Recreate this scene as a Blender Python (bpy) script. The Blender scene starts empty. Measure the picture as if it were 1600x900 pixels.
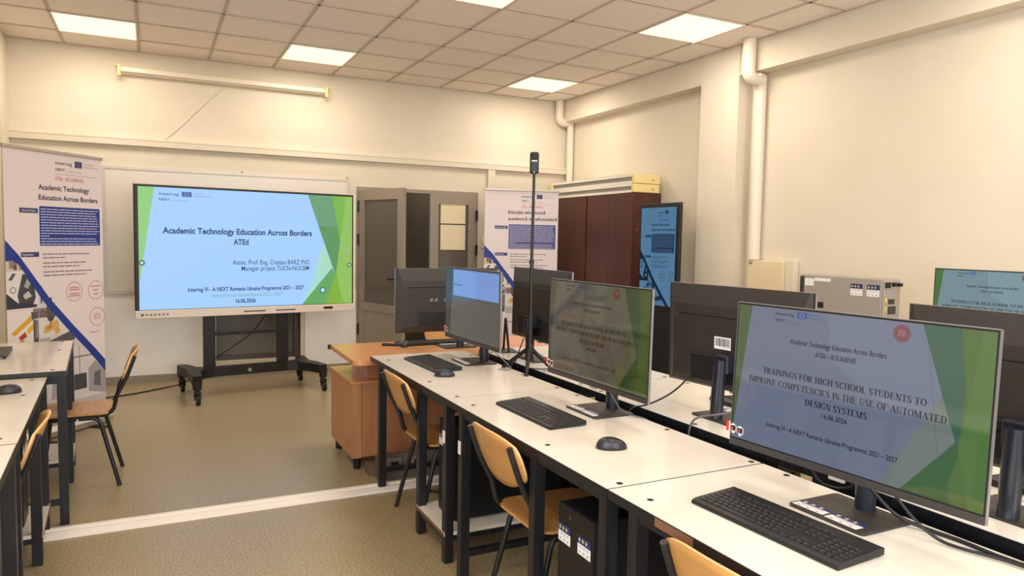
import bpy, bmesh, math, random
from mathutils import Vector, Matrix
random.seed(7)
PI = math.pi
R = math.radians
sc = bpy.context.scene
COL = sc.collection

# ------------------------------------------------------------------ camera
CAM_Z = 1.4525
YAW, PITCH, ROLL, FPX = 0.466813616, 0.0675359092, 0.0189836952, 1121.51475
cy_, sy_, cp_, sp_ = math.cos(YAW), math.sin(YAW), math.cos(PITCH), math.sin(PITCH)
fw = Vector((sy_*cp_, cy_*cp_, -sp_))
rt = Vector((cy_, -sy_, 0))
up = rt.cross(fw)
cr, sr = math.cos(ROLL), math.sin(ROLL)
rr, uu = cr*rt + sr*up, -sr*rt + cr*up
cd = bpy.data.cameras.new('camera')
cam = bpy.data.objects.new('camera', cd)
COL.objects.link(cam)
cd.sensor_width = 36
cd.lens = FPX/1600*36
cd.clip_start = 0.05
cam.matrix_world = Matrix(((rr.x, uu.x, -fw.x, 0), (rr.y, uu.y, -fw.y, 0), (rr.z, uu.z, -fw.z, CAM_Z), (0, 0, 0, 1)))
sc.camera = cam

# ------------------------------------------------------------------ light and exposure
sc.view_settings.view_transform = 'Standard'
sc.view_settings.look = 'None'
sc.view_settings.exposure = 0.0
sc.view_settings.gamma = 1.0
sc.view_settings.use_curve_mapping = False
sc.cycles.use_denoising = True
sc.cycles.max_bounces = 10
sc.cycles.diffuse_bounces = 6
sc.cycles.sample_clamp_indirect = 6
LAMP_W = 18.0            # watts of each ceiling panel
LAMP_COL = (1.0, 0.87, 0.72)
DAY_W = 105.0            # daylight through the windows behind the camera
DAY_COL = (0.88, 0.94, 1.0)
w = bpy.data.worlds.new('world')
sc.world = w
w.use_nodes = True
w.node_tree.nodes['Background'].inputs[0].default_value = (0.75, 0.85, 1.0, 1)
w.node_tree.nodes['Background'].inputs[1].default_value = 0.6

CEIL = 3.14
GX, GY = -0.674, 7.2555       # corner of the 0.6 m ceiling grid


def area(name, loc, sx, sy, watts, col, rot=(0, 0, 0)):
    l = bpy.data.lights.new(name, 'AREA')
    l.shape = 'RECTANGLE'
    l.size, l.size_y = sx, sy
    l.energy = watts
    l.color = col
    o = bpy.data.objects.new(name, l)
    o.location = loc
    o.rotation_euler = rot
    COL.objects.link(o)
    return o


# daylight of the two windows in the left wall, behind the camera
area('window_daylight', (-1.20, -0.35, 1.75), 1.56, 2.26, DAY_W, DAY_COL, (0, R(-90), 0))
area('window_daylight', (-1.20, -2.95, 1.75), 1.56, 1.66, DAY_W*0.7, DAY_COL, (0, R(-90), 0))
# daylight of the window in the wall behind the camera
area('window_daylight', (1.9, -4.29, 1.75), 2.96, 1.56, DAY_W*1.6, DAY_COL, (R(90), 0, 0))
# the ceiling panels over the back of the room, behind the camera
for lx, ly in ((0, 1), (4, 1), (7, 1), (0, 5), (4, 5), (7, 5), (0, 9), (4, 9), (7, 9)):
    area('ceiling_panel_light', (GX+.6*lx+.3, 2.1555-.6*(ly-1), CEIL-.012), .58, .58, LAMP_W, LAMP_COL)


# ------------------------------------------------------------------ materials
def s2l(c):
    return c/12.92 if c <= .04045 else ((c+.055)/1.055)**2.4


def rgb(*c):
    if len(c) == 1:
        c = c[0]
    return tuple(s2l(v/255) for v in c)


MATS = {}


def mat(name, col=(200, 200, 200), rough=.5, metal=0., spec=.5, emit=None, es=1., coat=0., noise=None, bump=0., alpha=None, trans=0.):
    """noise = (colour, scale, stretch xyz, low, high): a second colour mixed in by a noise texture"""
    if name in MATS:
        return MATS[name]
    m = bpy.data.materials.new(name)
    MATS[name] = m
    m.use_nodes = True
    nt = m.node_tree
    b = nt.nodes['Principled BSDF']
    b.inputs['Base Color'].default_value = (*rgb(col), 1)
    b.inputs['Roughness'].default_value = rough
    b.inputs['Metallic'].default_value = metal
    b.inputs['Specular IOR Level'].default_value = spec
    b.inputs['Coat Weight'].default_value = coat
    b.inputs['Coat Roughness'].default_value = .08
    b.inputs['Transmission Weight'].default_value = trans
    if alpha is not None:
        b.inputs['Alpha'].default_value = alpha
    if emit:
        b.inputs['Emission Color'].default_value = (*rgb(emit), 1)
        b.inputs['Emission Strength'].default_value = es
    if noise or bump:
        tc = nt.nodes.new('ShaderNodeTexCoord')
        mp = nt.nodes.new('ShaderNodeMapping')
        nz = nt.nodes.new('ShaderNodeTexNoise')
        nt.links.new(tc.outputs['Object'], mp.inputs[0])
        nt.links.new(mp.outputs[0], nz.inputs['Vector'])
        nz.inputs['Detail'].default_value = 4
        if noise:
            c2, scale, st, lo, hi = noise
            mp.inputs['Scale'].default_value = st
            nz.inputs['Scale'].default_value = scale
            rp = nt.nodes.new('ShaderNodeValToRGB')
            rp.color_ramp.elements[0].position = lo
            rp.color_ramp.elements[1].position = hi
            rp.color_ramp.elements[0].color = (*rgb(col), 1)
            rp.color_ramp.elements[1].color = (*rgb(c2), 1)
            nt.links.new(nz.outputs[0], rp.inputs[0])
            nt.links.new(rp.outputs[0], b.inputs['Base Color'])
        if bump:
            bp = nt.nodes.new('ShaderNodeBump')
            bp.inputs['Strength'].default_value = bump
            bp.inputs['Distance'].default_value = .002
            nt.links.new(nz.outputs[0], bp.inputs['Height'])
            nt.links.new(bp.outputs[0], b.inputs['Normal'])
    return m


WALL = mat('wall paint', (216, 207, 190), .75, noise=((210, 200, 181), 1.3, (1, 1, 1), .4, .75))
CEILM = mat('ceiling tile', (242, 233, 227), .9, noise=((234, 224, 217), 260, (1, 1, 1), .4, .7))
TEE = mat('ceiling tee', (192, 178, 166), .6)
FLOOR = mat('floor vinyl', (142, 128, 98), .30, spec=.4, noise=((194, 177, 140), 120, (1, 1, 1), .45, .68))
SKIRT = mat('skirting grey', (150, 140, 124), .6)
STRIP = mat('cover strip', (238, 232, 224), .4)
LAM = mat('white laminate', (234, 229, 220), .14, spec=.5, noise=((224, 217, 204), 3, (1, 1, 1), .35, .7))
BLK = mat('black steel', (24, 25, 29), .42, noise=((40, 41, 46), 9, (6, 6, .5), .5, .75))
BLKP = mat('black plastic', (20, 20, 22), .45)
BLKM = mat('matt black', (10, 10, 11), .8)
DARKB = mat('monitor back plastic', (48, 43, 40), .5, noise=((56, 50, 46), 30, (.3, .3, 8), .4, .7))
DARKG = mat('dark grey plastic', (54, 52, 52), .4)
NECK = mat('stand metal', (40, 43, 52), .3, metal=.3)
SILV = mat('silver edge', (150, 150, 158), .3, metal=.8)
ALU = mat('aluminium', (190, 182, 172), .4, metal=.6)
WOOD = mat('beech plywood', (204, 152, 90), .35, noise=((190, 136, 76), 5, (1, 9, 1), .35, .7), coat=.2)
WOODE = mat('plywood edge', (222, 178, 124), .5)
ORANGE = mat('orange beech laminate', (216, 158, 110), .22, noise=((206, 144, 96), 3, (.6, 12, 6), .35, .7))
BROWN = mat('brown beech laminate', (192, 138, 98), .4, noise=((180, 124, 84), 3, (12, 12, .7), .35, .7))
MAHOG = mat('mahogany laminate', (86, 46, 38), .4, noise=((70, 36, 30), 3, (14, 14, .6), .3, .7))
CREAM = mat('aged cream plastic', (232, 214, 150), .5)
WHITEP = mat('white plastic', (232, 226, 216), .4)
PIPE = mat('white painted pipe', (226, 217, 200), .5)
GREYD = mat('grey door paint', (146, 136, 122), .45)
GREYM = mat('grey metal case', (160, 152, 145), .5)
GLASSD = mat('dark glass', (112, 106, 98), .08, spec=.6, alpha=.62)
RUB = mat('black rubber', (18, 18, 18), .7)
CHIP = mat('chipboard edge', (120, 84, 60), .8)
STICK = mat('sticker white', (236, 234, 232), .5)
NAVY = mat('sticker navy', (44, 54, 104), .5)
YEL = mat('sticker star', (232, 214, 120), .5)
REDP = mat('red tag', (214, 48, 44), .5)
PALEY = mat('yellow tag', (220, 190, 60), .5)
INK = mat('black ink', (30, 30, 34), .6)
GREYP = mat('grey print', (120, 116, 112), .6)
SOCK = mat('grey socket', (128, 120, 122), .5)
BRASS = mat('brass', (170, 140, 80), .3, metal=.8)


# ------------------------------------------------------------------ mesh building
class M:
    def __init__(s):
        s.v, s.f, s.m, s.sm = [], [], [], []

    def add(s, vs, fs, mi=0, smooth=False):
        o = len(s.v)
        s.v += [tuple(v) for v in vs]
        for f in fs:
            s.f.append(tuple(i+o for i in f))
            s.m.append(mi)
            s.sm.append(smooth)
        return s

    def box(s, x0, y0, z0, x1, y1, z1, mi=0, bev=0):
        if bev <= 0:
            vs = [(x0, y0, z0), (x1, y0, z0), (x1, y1, z0), (x0, y1, z0), (x0, y0, z1), (x1, y0, z1), (x1, y1, z1), (x0, y1, z1)]
            return s.add(vs, [(0, 3, 2, 1), (4, 5, 6, 7), (0, 1, 5, 4), (1, 2, 6, 5), (2, 3, 7, 6), (3, 0, 4, 7)], mi)
        bm = bmesh.new()
        bmesh.ops.create_cube(bm, size=1)
        for v in bm.verts:
            v.co = Vector(((x0+x1)/2+v.co.x*(x1-x0), (y0+y1)/2+v.co.y*(y1-y0), (z0+z1)/2+v.co.z*(z1-z0)))
        bmesh.ops.bevel(bm, geom=bm.edges[:], offset=bev, segments=2, affect='EDGES', profile=.5)
        bm.verts.ensure_lookup_table()
        s.add([v.co for v in bm.verts], [[v.index for v in f.verts] for f in bm.faces], mi)
        bm.free()
        return s

    def tube(s, pts, r, mi=0, n=10, cap=True, rad=None):
        pts = [Vector(p) for p in pts]
        rings = []
        prev = None
        for i, p in enumerate(pts):
            a = pts[max(i-1, 0)]
            b = pts[min(i+1, len(pts)-1)]
            t = (b-a).normalized()
            if prev is None:
                u = t.orthogonal().normalized()
            else:
                u = (prev-t*prev.dot(t)).normalized()
            prev = u
            wv = t.cross(u)
            ri = rad[i] if rad else r
            rings.append([p+(u*math.cos(2*PI*k/n)+wv*math.sin(2*PI*k/n))*ri for k in range(n)])
        vs = [v for q in rings for v in q]
        fs = []
        for i in range(len(pts)-1):
            for k in range(n):
                fs.append((i*n+k, i*n+(k+1) % n, (i+1)*n+(k+1) % n, (i+1)*n+k))
        s.add(vs, fs, mi, True)
        if cap:
            s.add(rings[0], [tuple(range(n))[::-1]], mi)
            s.add(rings[-1], [tuple(range(n))], mi)
        return s

    def cyl(s, p0, p1, r0, r1=None, mi=0, n=20):
        return s.tube([p0, p1], r0, mi, n, True, [r0, r0 if r1 is None else r1])

    def prism(s, poly, y0, y1, axis='y', mi=0):
        """extrude a 2-D polygon; axis y: poly is (x, z); axis x: (y, z); axis z: (x, y)"""
        def P(a, b, c):
            return {'y': (a, c, b), 'x': (c, a, b), 'z': (a, b, c)}[axis]
        n = len(poly)
        vs = [P(a, b, y0) for a, b in poly]+[P(a, b, y1) for a, b in poly]
        fs = [tuple(range(n))[::-1], tuple(range(n, 2*n))]
        fs += [(i, (i+1) % n, n+(i+1) % n, n+i) for i in range(n)]
        return s.add(vs, fs, mi)

    def rslab(s, x0, y0, x1, y1, z0, z1, r, mi=0, n=5):
        return s.prism(rrect(x0, y0, x1, y1, r, n), z0, z1, 'z', mi)

    def obj(s, name, mats, parent=None, loc=None, rot=None):
        me = bpy.data.meshes.new(name)
        me.from_pydata(s.v, [], s.f)
        if not isinstance(mats, (list, tuple)):
            mats = [mats]
        for q in mats:
            me.materials.append(q)
        me.polygons.foreach_set('material_index', s.m)
        me.polygons.foreach_set('use_smooth', s.sm)
        me.update()
        bm = bmesh.new()
        bm.from_mesh(me)
        if len(bm.faces) < 4000 and not getattr(s, 'flat', False):
            bmesh.ops.recalc_face_normals(bm, faces=bm.faces[:])
        bm.to_mesh(me)
        bm.free()
        o = bpy.data.objects.new(name, me)
        COL.objects.link(o)
        if parent:
            o.parent = parent
        if loc:
            o.location = loc
        if rot:
            o.rotation_euler = rot
        return o


def rrect(x0, y0, x1, y1, r, n=5):
    out = []
    for cx, cy, a in ((x1-r, y0+r, -90), (x1-r, y1-r, 0), (x0+r, y1-r, 90), (x0+r, y0+r, 180)):
        for k in range(n+1):
            t = R(a+90*k/n)
            out.append((cx+r*math.cos(t), cy+r*math.sin(t)))
    return out


def arcpts(c, r, a0, a1, n, ax='xz', k=0):
    out = []
    for i in range(n+1):
        t = R(a0+(a1-a0)*i/n)
        a, b = c[0]+r*math.cos(t), c[1]+r*math.sin(t)
        out.append({'xz': (a, k, b), 'yz': (k, a, b), 'xy': (a, b, k)}[ax])
    return out


def smooth(pts, it=3):
    pts = [Vector(p) for p in pts]
    for _ in range(it):
        q = [pts[0]]
        for a, b in zip(pts, pts[1:]):
            q += [a*.75+b*.25, a*.25+b*.75]
        pts = q+[pts[-1]]
    return pts


def tag(o, label=None, cat=None, group=None, kind=None):
    if label:
        o['label'] = label
    if cat:
        o['category'] = cat
    if group:
        o['group'] = group
    if kind:
        o['kind'] = kind
    return o


def thing(name, label, cat, loc=(0, 0, 0), rotz=0., group=None, kind=None):
    o = bpy.data.objects.new(name, None)
    o.empty_display_size = .1
    COL.objects.link(o)
    o.location = loc
    o.rotation_euler = (0, 0, rotz)
    return tag(o, label, cat, group, kind)


def struct(o, label, cat):
    return tag(o, label, cat, None, 'structure')


def dup(root, loc, rotz, label, group=None):
    r = root.copy()
    COL.objects.link(r)
    r.location = loc
    r.rotation_euler = (0, 0, rotz)
    r['label'] = label
    if group:
        r['group'] = group
    for ch in list(root.children):
        c = ch.copy()
        COL.objects.link(c)
        c.parent = r
        for g in list(ch.children):
            d = g.copy()
            COL.objects.link(d)
            d.parent = c
    return r


# ------------------------------------------------------------------ flat art: slides, posters, stickers
_txt = {}


def text_geo(body, shear=0., bold=0.):
    key = (body, shear, bold)
    if key not in _txt:
        cu = bpy.data.curves.new('t', 'FONT')
        cu.body = body
        cu.shear = shear
        cu.offset = bold
        cu.resolution_u = 3
        ob = bpy.data.objects.new('t', cu)
        COL.objects.link(ob)
        dg = bpy.context.evaluated_depsgraph_get()
        ev = ob.evaluated_get(dg)
        me = ev.to_mesh()
        vs = [(v.co.x, v.co.y) for v in me.vertices]
        fs = [tuple(p.vertices) for p in me.polygons]
        ev.to_mesh_clear()
        bpy.data.objects.remove(ob)
        bpy.data.curves.remove(cu)
        _txt[key] = (vs, fs)
    return _txt[key]


def rect(x0, y0, x1, y1):
    return [(x0, y0), (x1, y0), (x1, y1), (x0, y1)]


# a small serif capital alphabet (the bundled fonts have no serif face): polygons on a unit cap height
SW, ST, SS, SH = .172, .06, .055, .05


def _stem(x, w=SW, top=True, bot=True):
    o = [rect(x, 0, x+w, 1)]
    if bot:
        o.append(rect(x-SS, 0, x+w+SS, SH))
    if top:
        o.append(rect(x-SS, 1-SH, x+w+SS, 1))
    return o


def _arc(cx, cy, rx, ry, a0, a1, wx=SW, wy=ST, n=14):
    o = []
    for i in range(n):
        t0, t1 = R(a0+(a1-a0)*i/n), R(a0+(a1-a0)*(i+1)/n)
        o.append([(cx+rx*math.cos(t0), cy+ry*math.sin(t0)), (cx+rx*math.cos(t1), cy+ry*math.sin(t1)),
                  (cx+(rx-wx)*math.cos(t1), cy+(ry-wy)*math.sin(t1)), (cx+(rx-wx)*math.cos(t0), cy+(ry-wy)*math.sin(t0))])
    return o


def _diag(x0, y0, x1, y1, w):
    return [[(x0, y0), (x0+w, y0), (x1+w, y1), (x1, y1)]]


def glyph(c):
    if c == 'A':
        return _diag(.05, 0, .32, 1, .06)+_diag(.52, 0, .28, 1, .17)+[rect(.15, .3, .56, .35), rect(-.02, 0, .18, SH), rect(.45, 0, .76, SH)], .74
    if c == 'C':
        return _arc(.4, .5, .38, .515, 45, 318)+[rect(.6, .66, .655, 1)], .72
    if c == 'D':
        return _stem(.07)+_arc(.3, .5, .42, .5, -90, 90), .76
    if c == 'E':
        return _stem(.07)+[rect(.07, .95, .6, 1), rect(.07, 0, .62, .05), rect(.2, .48, .45, .53), rect(.55, .78, .6, 1), rect(.58, 0, .63, .24), rect(.42, .38, .46, .63)], .68
    if c == 'F':
        return _stem(.07)+[rect(.07, .95, .58, 1), rect(.2, .48, .45, .53), rect(.54, .76, .59, 1), rect(.42, .38, .46, .63)], .62
    if c == 'G':
        return _arc(.4, .5, .38, .515, 45, 318)+[rect(.6, .66, .655, 1), rect(.56, .06, .70, .42), rect(.5, .39, .76, .44)], .78
    if c == 'H':
        return _stem(.07)+_stem(.53)+[rect(.1, .48, .6, .53)], .78
    if c == 'I':
        return _stem(.09), .33
    if c == 'L':
        return _stem(.07)+[rect(.07, 0, .6, .05), rect(.56, 0, .61, .26)], .66
    if c == 'M':
        return _stem(.08, .06)+_stem(.68)+_diag(.37, 0, .06, 1, .16)+_diag(.40, 0, .70, 1, .07), .94
    if c == 'N':
        return _stem(.08, .06, True, True)+_stem(.58, .06, True, True)+_diag(.47, 0, .06, 1, .17), .74
    if c == 'O':
        return _arc(.4, .5, .38, .515, 0, 360, n=28), .79
    if c == 'P':
        return _stem(.07)+_arc(.3, .73, .29, .27, -90, 90), .62
    if c == 'R':
        return _stem(.07)+_arc(.3, .73, .29, .27, -90, 90)+_diag(.52, 0, .26, .48, .17)+[rect(.5, 0, .76, SH)], .74
    if c == 'S':
        return _arc(.29, .74, .25, .275, 40, 200)+_arc(.29, .26, .25, .275, -140, 20)+[[(.05, .62), (.2, .62), (.53, .36), (.39, .34)], [(.04, .72), (.2, .68), (.45, .47), (.3, .42)], rect(.47, .7, .515, 1), rect(.03, 0, .075, .32)], .58
    if c == 'T':
        return _stem(.25, SW, False)+[rect(.02, .95, .63, 1), rect(.02, .76, .06, 1), rect(.59, .76, .63, 1)], .66
    if c == 'U':
        return [rect(.07, .32, .22, 1), rect(.55, .32, .61, 1), rect(.01, 1-SH, .28, 1), rect(.48, 1-SH, .68, 1)]+_arc(.34, .32, .27, .33, 180, 360, .1, .06), .72
    if c == 'V':
        return _diag(.29, 0, .03, 1, .17)+_diag(.36, 0, .6, 1, .06)+[rect(-.03, 1-SH, .27, 1), rect(.52, 1-SH, .74, 1)], .71
    if c == 'Y':
        return [rect(.29, 0, .44, .48), rect(.23, 0, .5, SH), rect(-.02, 1-SH, .27, 1), rect(.48, 1-SH, .72, 1)]+_diag(.29, .42, .03, 1, .17)+_diag(.36, .42, .58, 1, .06), .71
    return [], .3


class Art:
    """a flat printed or displayed picture: x right, z up, the viewer at -y"""

    def __init__(s, wd, ht, bg, look):
        s.w, s.h, s.look = wd, ht, look
        s.mats, s.idx = [], {}
        s.M = M()
        s.M.flat = True
        s.layer = 0
        s.dz = .00006
        s.poly([(0, 0), (1, 0), (1, 1), (0, 1)], bg)

    def mi(s, c):
        if c not in s.idx:
            s.idx[c] = len(s.mats)
            s.mats.append(s.look(c))
        return s.idx[c]

    def _put(s, vs, fs, c):
        s.M.add([(x, -s.layer*s.dz, z) for x, z in vs], fs, s.mi(c))

    def poly(s, pts, c, up=1):
        pts = [(min(max(u, 0), 1)*s.w, min(max(v, 0), 1)*s.h) for u, v in pts]
        a = sum(p[0]*q[1]-q[0]*p[1] for p, q in zip(pts, pts[1:]+pts[:1]))
        if a < 0:
            pts = pts[::-1]
        s._put(pts, [tuple(range(len(pts)))], c)
        s.layer += up
        return s

    def circle(s, u, v, r, c, inner=0., n=28, up=1):
        """r in metres"""
        cx, cz = u*s.w, v*s.h
        o = [(cx+r*math.cos(2*PI*k/n), cz+r*math.sin(2*PI*k/n)) for k in range(n)]
        if inner <= 0:
            s._put(o, [tuple(range(n))], c)
        else:
            i = [(cx+inner*math.cos(2*PI*k/n), cz+inner*math.sin(2*PI*k/n)) for k in range(n)]
            s._put(o+i, [(k, (k+1) % n, n+(k+1) % n, n+k) for k in range(n)], c)
        s.layer += up
        return s

    def text(s, body, u0, u1, v, ch, c, bold=.012, shear=0., cap='H'):
        """baseline at v, spanning u0..u1, capital height ch (share of the picture height)"""
        vs, fs = text_geo(body, shear, bold)
        if not vs:
            return s
        x0 = min(p[0] for p in vs)
        x1 = max(p[0] for p in vs)
        hv = text_geo(cap, 0, bold)[0]
        hh = max(p[1] for p in hv)
        kx = (u1-u0)*s.w/(x1-x0)
        kz = ch*s.h/hh
        s._put([(u0*s.w+(x-x0)*kx, v*s.h+y*kz) for x, y in vs], fs, c)
        s.layer += 1
        return s

    def serif(s, body, u0, u1, v, ch, c):
        x = 0
        polys = []
        for q in body:
            g, adv = glyph(q)
            polys += [[(a+x, b) for a, b in p] for p in g]
            x += adv+.03
        k = (u1-u0)*s.w/x
        for p in polys:
            p = [(u0*s.w+a*k, v*s.h+b*ch*s.h) for a, b in p]
            ar = sum(a[0]*b[1]-b[0]*a[1] for a, b in zip(p, p[1:]+p[:1]))
            s._put(p if ar > 0 else p[::-1], [tuple(range(len(p)))], c)
        s.layer += 1
        return s

    def obj(s, name, parent=None, loc=None, rot=None):
        return s.M.obj(name, s.mats, parent, loc, rot)


def screen_look(k, rough=.07, spec=1.0):
    def f(c):
        return mat('screen %d %d %d %.2f %.2f' % (*c, rough, spec), (6, 6, 7), rough, spec=spec, emit=c, es=k)
    return f


def print_look(c):
    return mat('print %d %d %d' % c, c, .5, spec=.3)


def logo_block(a, u, v, k, dark, blue, txt):
    """the programme logo: wordmark, flag with ring of stars, small lines; u,v = left end of the wordmark baseline"""
    a.text('interreg', u, u+.085*k, v, .022, dark, .015)
    a.poly(rect(u+.097*k, v-.008, u+.14*k, v+.034), blue)
    for i in range(12):
        t = 2*PI*i/12
        a.circle(u+.1185*k+.009*k*math.cos(t), v+.013+.012*math.sin(t), .0012*a.w*k, (225, 205, 90), n=5, up=0)
    a.layer += 1
    a.text('Co-funded by', u+.147*k, u+.195*k, v+.016, .011, txt, 0)
    a.text('the European Union', u+.147*k, u+.224*k, v-.004, .011, txt, 0)
    a.text('NEXT', u, u+.045*k, v-.045, .020, dark, .02)
    a.text('Romania - Ukraine', u+.052*k, u+.13*k, v-.047, .010, txt, 0)


def people(a, u, v, r, c):
    """three figures side by side inside a ring (r in metres)"""
    for i, (dx, dz, k) in enumerate(((-.42, 0, 1), (0, .16, 1.15), (.42, 0, 1))):
        uu_, vv_ = u+dx*r/a.w, v+dz*r/a.h
        a.circle(uu_, vv_+.24*r/a.h, .15*r*k, c, .10*r*k, 14, 0)
        bw_, bh = .19*r*k/a.w, .5*r/a.h
        t = .05*r
        for q in (rect(uu_-bw_, vv_-bh, uu_-bw_+t/a.w, vv_), rect(uu_+bw_-t/a.w, vv_-bh, uu_+bw_, vv_), rect(uu_-bw_, vv_-t/a.h, uu_+bw_, vv_), rect(uu_-bw_, vv_-bh, uu_+bw_, vv_-bh+t/a.h)):
            a.poly(q, c, 0)
    a.layer += 1

# ================================================================== the room
XL, XR, YB, YF = -1.112, 4.66, 7.727, -4.2
BX = 4.508                       # face of the beam and of the pillar on the right
struct(M().box(XL-.2, YF-.2, -.12, XR+.2, 10.4, 0).obj('floor', FLOOR), 'olive beige speckled vinyl floor of the classroom', 'floor')
struct(M().box(XL-.2, YF-.2, CEIL+.004, XR+.2, YB+.2, CEIL+.1).obj('ceiling', CEILM), 'suspended ceiling of square beige tiles', 'ceiling')
g = M()
for i in range(-1, 10):
    x = GX+.6*i
    if XL < x < XR:
        g.box(x-.012, YF, CEIL-.003, x+.012, YB, CEIL+.006)
for r in range(-1, 21):
    y = GY-.6*r
    if YF < y < YB:
        g.box(XL, y-.012, CEIL-.003, XR, y+.012, CEIL+.006)
g.box(XL, YB-.02, CEIL-.004, BX, YB, CEIL+.006)
g.box(BX-.02, YF, CEIL-.004, BX, YB, CEIL+.006)
struct(g.obj('ceiling_grid', TEE), 'grid of thin metal tees between the ceiling tiles', 'ceiling grid')

DX0, DX1, DZ = 1.993, 3.419, 1.99       # door opening
NX0, NX1, NZ0, NZ1 = .575, 1.40, .175, .645   # alcove behind the big display
m = M()
T = .15
for x0, z0, x1, z1 in ((XL-.2, 0, NX0, CEIL), (NX0, 0, NX1, NZ0), (NX0, NZ1, NX1, CEIL), (NX1, 0, DX0, CEIL), (DX0, DZ, DX1, CEIL), (DX1, 0, XR+.2, CEIL)):
    m.box(x0, YB, z0, x1, YB+T, z1)
struct(m.obj('wall_back', WALL), 'cream back wall behind the big display', 'wall')
m = M()
m.box(XR, YF, 0, XR+.15, YB, CEIL)
struct(m.obj('wall_right', WALL), 'cream right wall beyond the pillar', 'wall')
# left wall with its two window openings behind the camera
m = M()
WIN = ((-1.5, .8), (-3.8, -2.1))
ys = [YB, .8, -1.5, -2.1, -3.8, YF]
m.box(XL-.15, .8, 0, XL, YB, CEIL).box(XL-.15, -2.1, 0, XL, -1.5, CEIL).box(XL-.15, YF, 0, XL, -3.8, CEIL)
for a_, b_ in WIN:
    m.box(XL-.15, a_, 0, XL, b_, .95).box(XL-.15, a_, 2.55, XL, b_, CEIL)
struct(m.obj('wall_left', WALL), 'cream left wall', 'wall')
struct(M().box(XL-.2, YF-.15, 0, .4, YF, CEIL).box(3.4, YF-.15, 0, XR+.2, YF, CEIL).box(.4, YF-.15, 0, 3.4, YF, .95).box(.4, YF-.15, 2.55, 3.4, YF, CEIL).obj('wall_front', WALL), 'cream wall behind the camera', 'wall')
struct(M().box(XL, 7.34, 0, XL+.012, YB, CEIL-.06).obj('trim_5', WALL), 'narrow cream pilaster in the left corner', 'pilaster')

# frames of the windows behind the camera
def window(name, ax, fixed, a0, a1, label):
    m = M()
    def bar(p, q, z0, z1):
        if ax == 'x':
            m.box(fixed-.03, p, z0, fixed+.03, q, z1)
        else:
            m.box(p, fixed-.03, z0, q, fixed+.03, z1)
    bar(a0, a0+.05, .95, 2.55)
    bar(a1-.05, a1, .95, 2.55)
    bar((a0+a1)/2-.03, (a0+a1)/2+.03, .95, 2.55)
    bar(a0, a1, .95, 1.0)
    bar(a0, a1, 2.50, 2.55)
    struct(m.obj(name, WHITEP), label, 'window')


window('window_1', 'x', -1.15, -1.5, .8, 'white window frame in the left wall beside the camera')
window('window_2', 'x', -1.15, -3.8, -2.1, 'white window frame in the left wall behind the camera')
window('window_3', 'y', YF-.05, .4, 3.4, 'wide white window frame in the wall behind the camera')

# beam and pillar on the right
struct(M().box(BX, YF, 2.885, XR, YB, CEIL).obj('beam', WALL), 'cream beam under the ceiling along the right wall', 'beam')
struct(M().box(BX-.012, 4.70, 0, XR, 5.172, CEIL).obj('pillar', WALL), 'square cream pillar on the right wall', 'pillar')

# skirting
struct(M().box(XL, YB-.012, 0, DX0-.04, YB, .075).box(DX1+.04, YB-.012, 0, XR, YB, .075).obj('baseboard_back', SKIRT), 'grey skirting along the back wall', 'skirting')
struct(M().box(XR-.012, YF, 0, XR, YB, .075).obj('baseboard_right', SKIRT), 'grey skirting along the right wall', 'skirting')

DADO = mat('white dado paint', (244, 243, 243), .5)
struct(M().box(XL, YB-.003, .075, NX0-.03, YB, .87).box(NX1+.05, YB-.003, .075, DX0, YB, .87).box(NX0-.03, YB-.003, NZ1+.03, NX1+.05, YB, .87).box(NX0-.03, YB-.003, .075, NX1+.05, YB, NZ0-.035).obj('trim_9', DADO), 'white painted lower band of the back wall', 'wall band')

# trunking
m = M().box(XL, YB-.045, 2.262, 4.60, YB, 2.338, 0, .004).box(XL, YB-.048, 2.318, 4.60, YB-.04, 2.326)
struct(m.obj('trim_1', WALL), 'white cable trunking running level across the back wall', 'cable trunking')
struct(M().box(3.535, YB-.04, 0, 3.63, YB, 2.27, 0, .004).obj('trim_2', WALL), 'white upright trunking between the door and the roller banner', 'cable trunking')
# pipes that leave the ceiling and step back under the beam
m = M().tube([(4.455, 7.64, CEIL), (4.455, 7.64, 2.96)]+arcpts((4.515, 2.94), .06, 180, 270, 6, 'xz', 7.64)+[(4.60, 7.64, 2.88)], .05, 0, 14)
m.tube([(4.612, 7.64, 2.90), (4.612, 7.64, 0)], .042, 0, 14)
struct(m.obj('trim_3', PIPE), 'white painted pipe stepping under the beam in the far right corner', 'pipe')
m = M().tube([(4.45, 4.545, CEIL), (4.45, 4.545, 2.93)]+arcpts((4.505, 2.885), .055, 180, 270, 6, 'xz', 4.545)+[(4.60, 4.545, 2.83)], .054, 0, 18)
m.tube([(4.605, 4.56, 2.86), (4.605, 4.56, 1.32)], .050, 0, 16)
m.cyl((4.53, 4.50, 2.85), (4.515, 4.48, 2.85), .012, .012, 0, 10)
struct(m.obj('trim_4', PIPE), 'white painted pipe with an elbow beside the pillar', 'pipe')

# corridor beyond the door
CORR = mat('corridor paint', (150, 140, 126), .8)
area('corridor_fill', (3.6, 9.1, 2.55), .5, .5, 3.0, LAMP_COL)  # unseen fill light added to lift the black corridor
struct(M().box(1.2, 9.6, 0, 4.6, 9.7, 2.7).box(1.1, YB+T, 0, 1.2, 9.6, 2.7).box(4.6, YB+T, 0, 4.7, 9.6, 2.7).box(1.1, YB+T, 2.6, 4.7, 9.7, 2.7).obj('wall_corridor', CORR), 'dark corridor wall seen through the door gap', 'wall')

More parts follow.
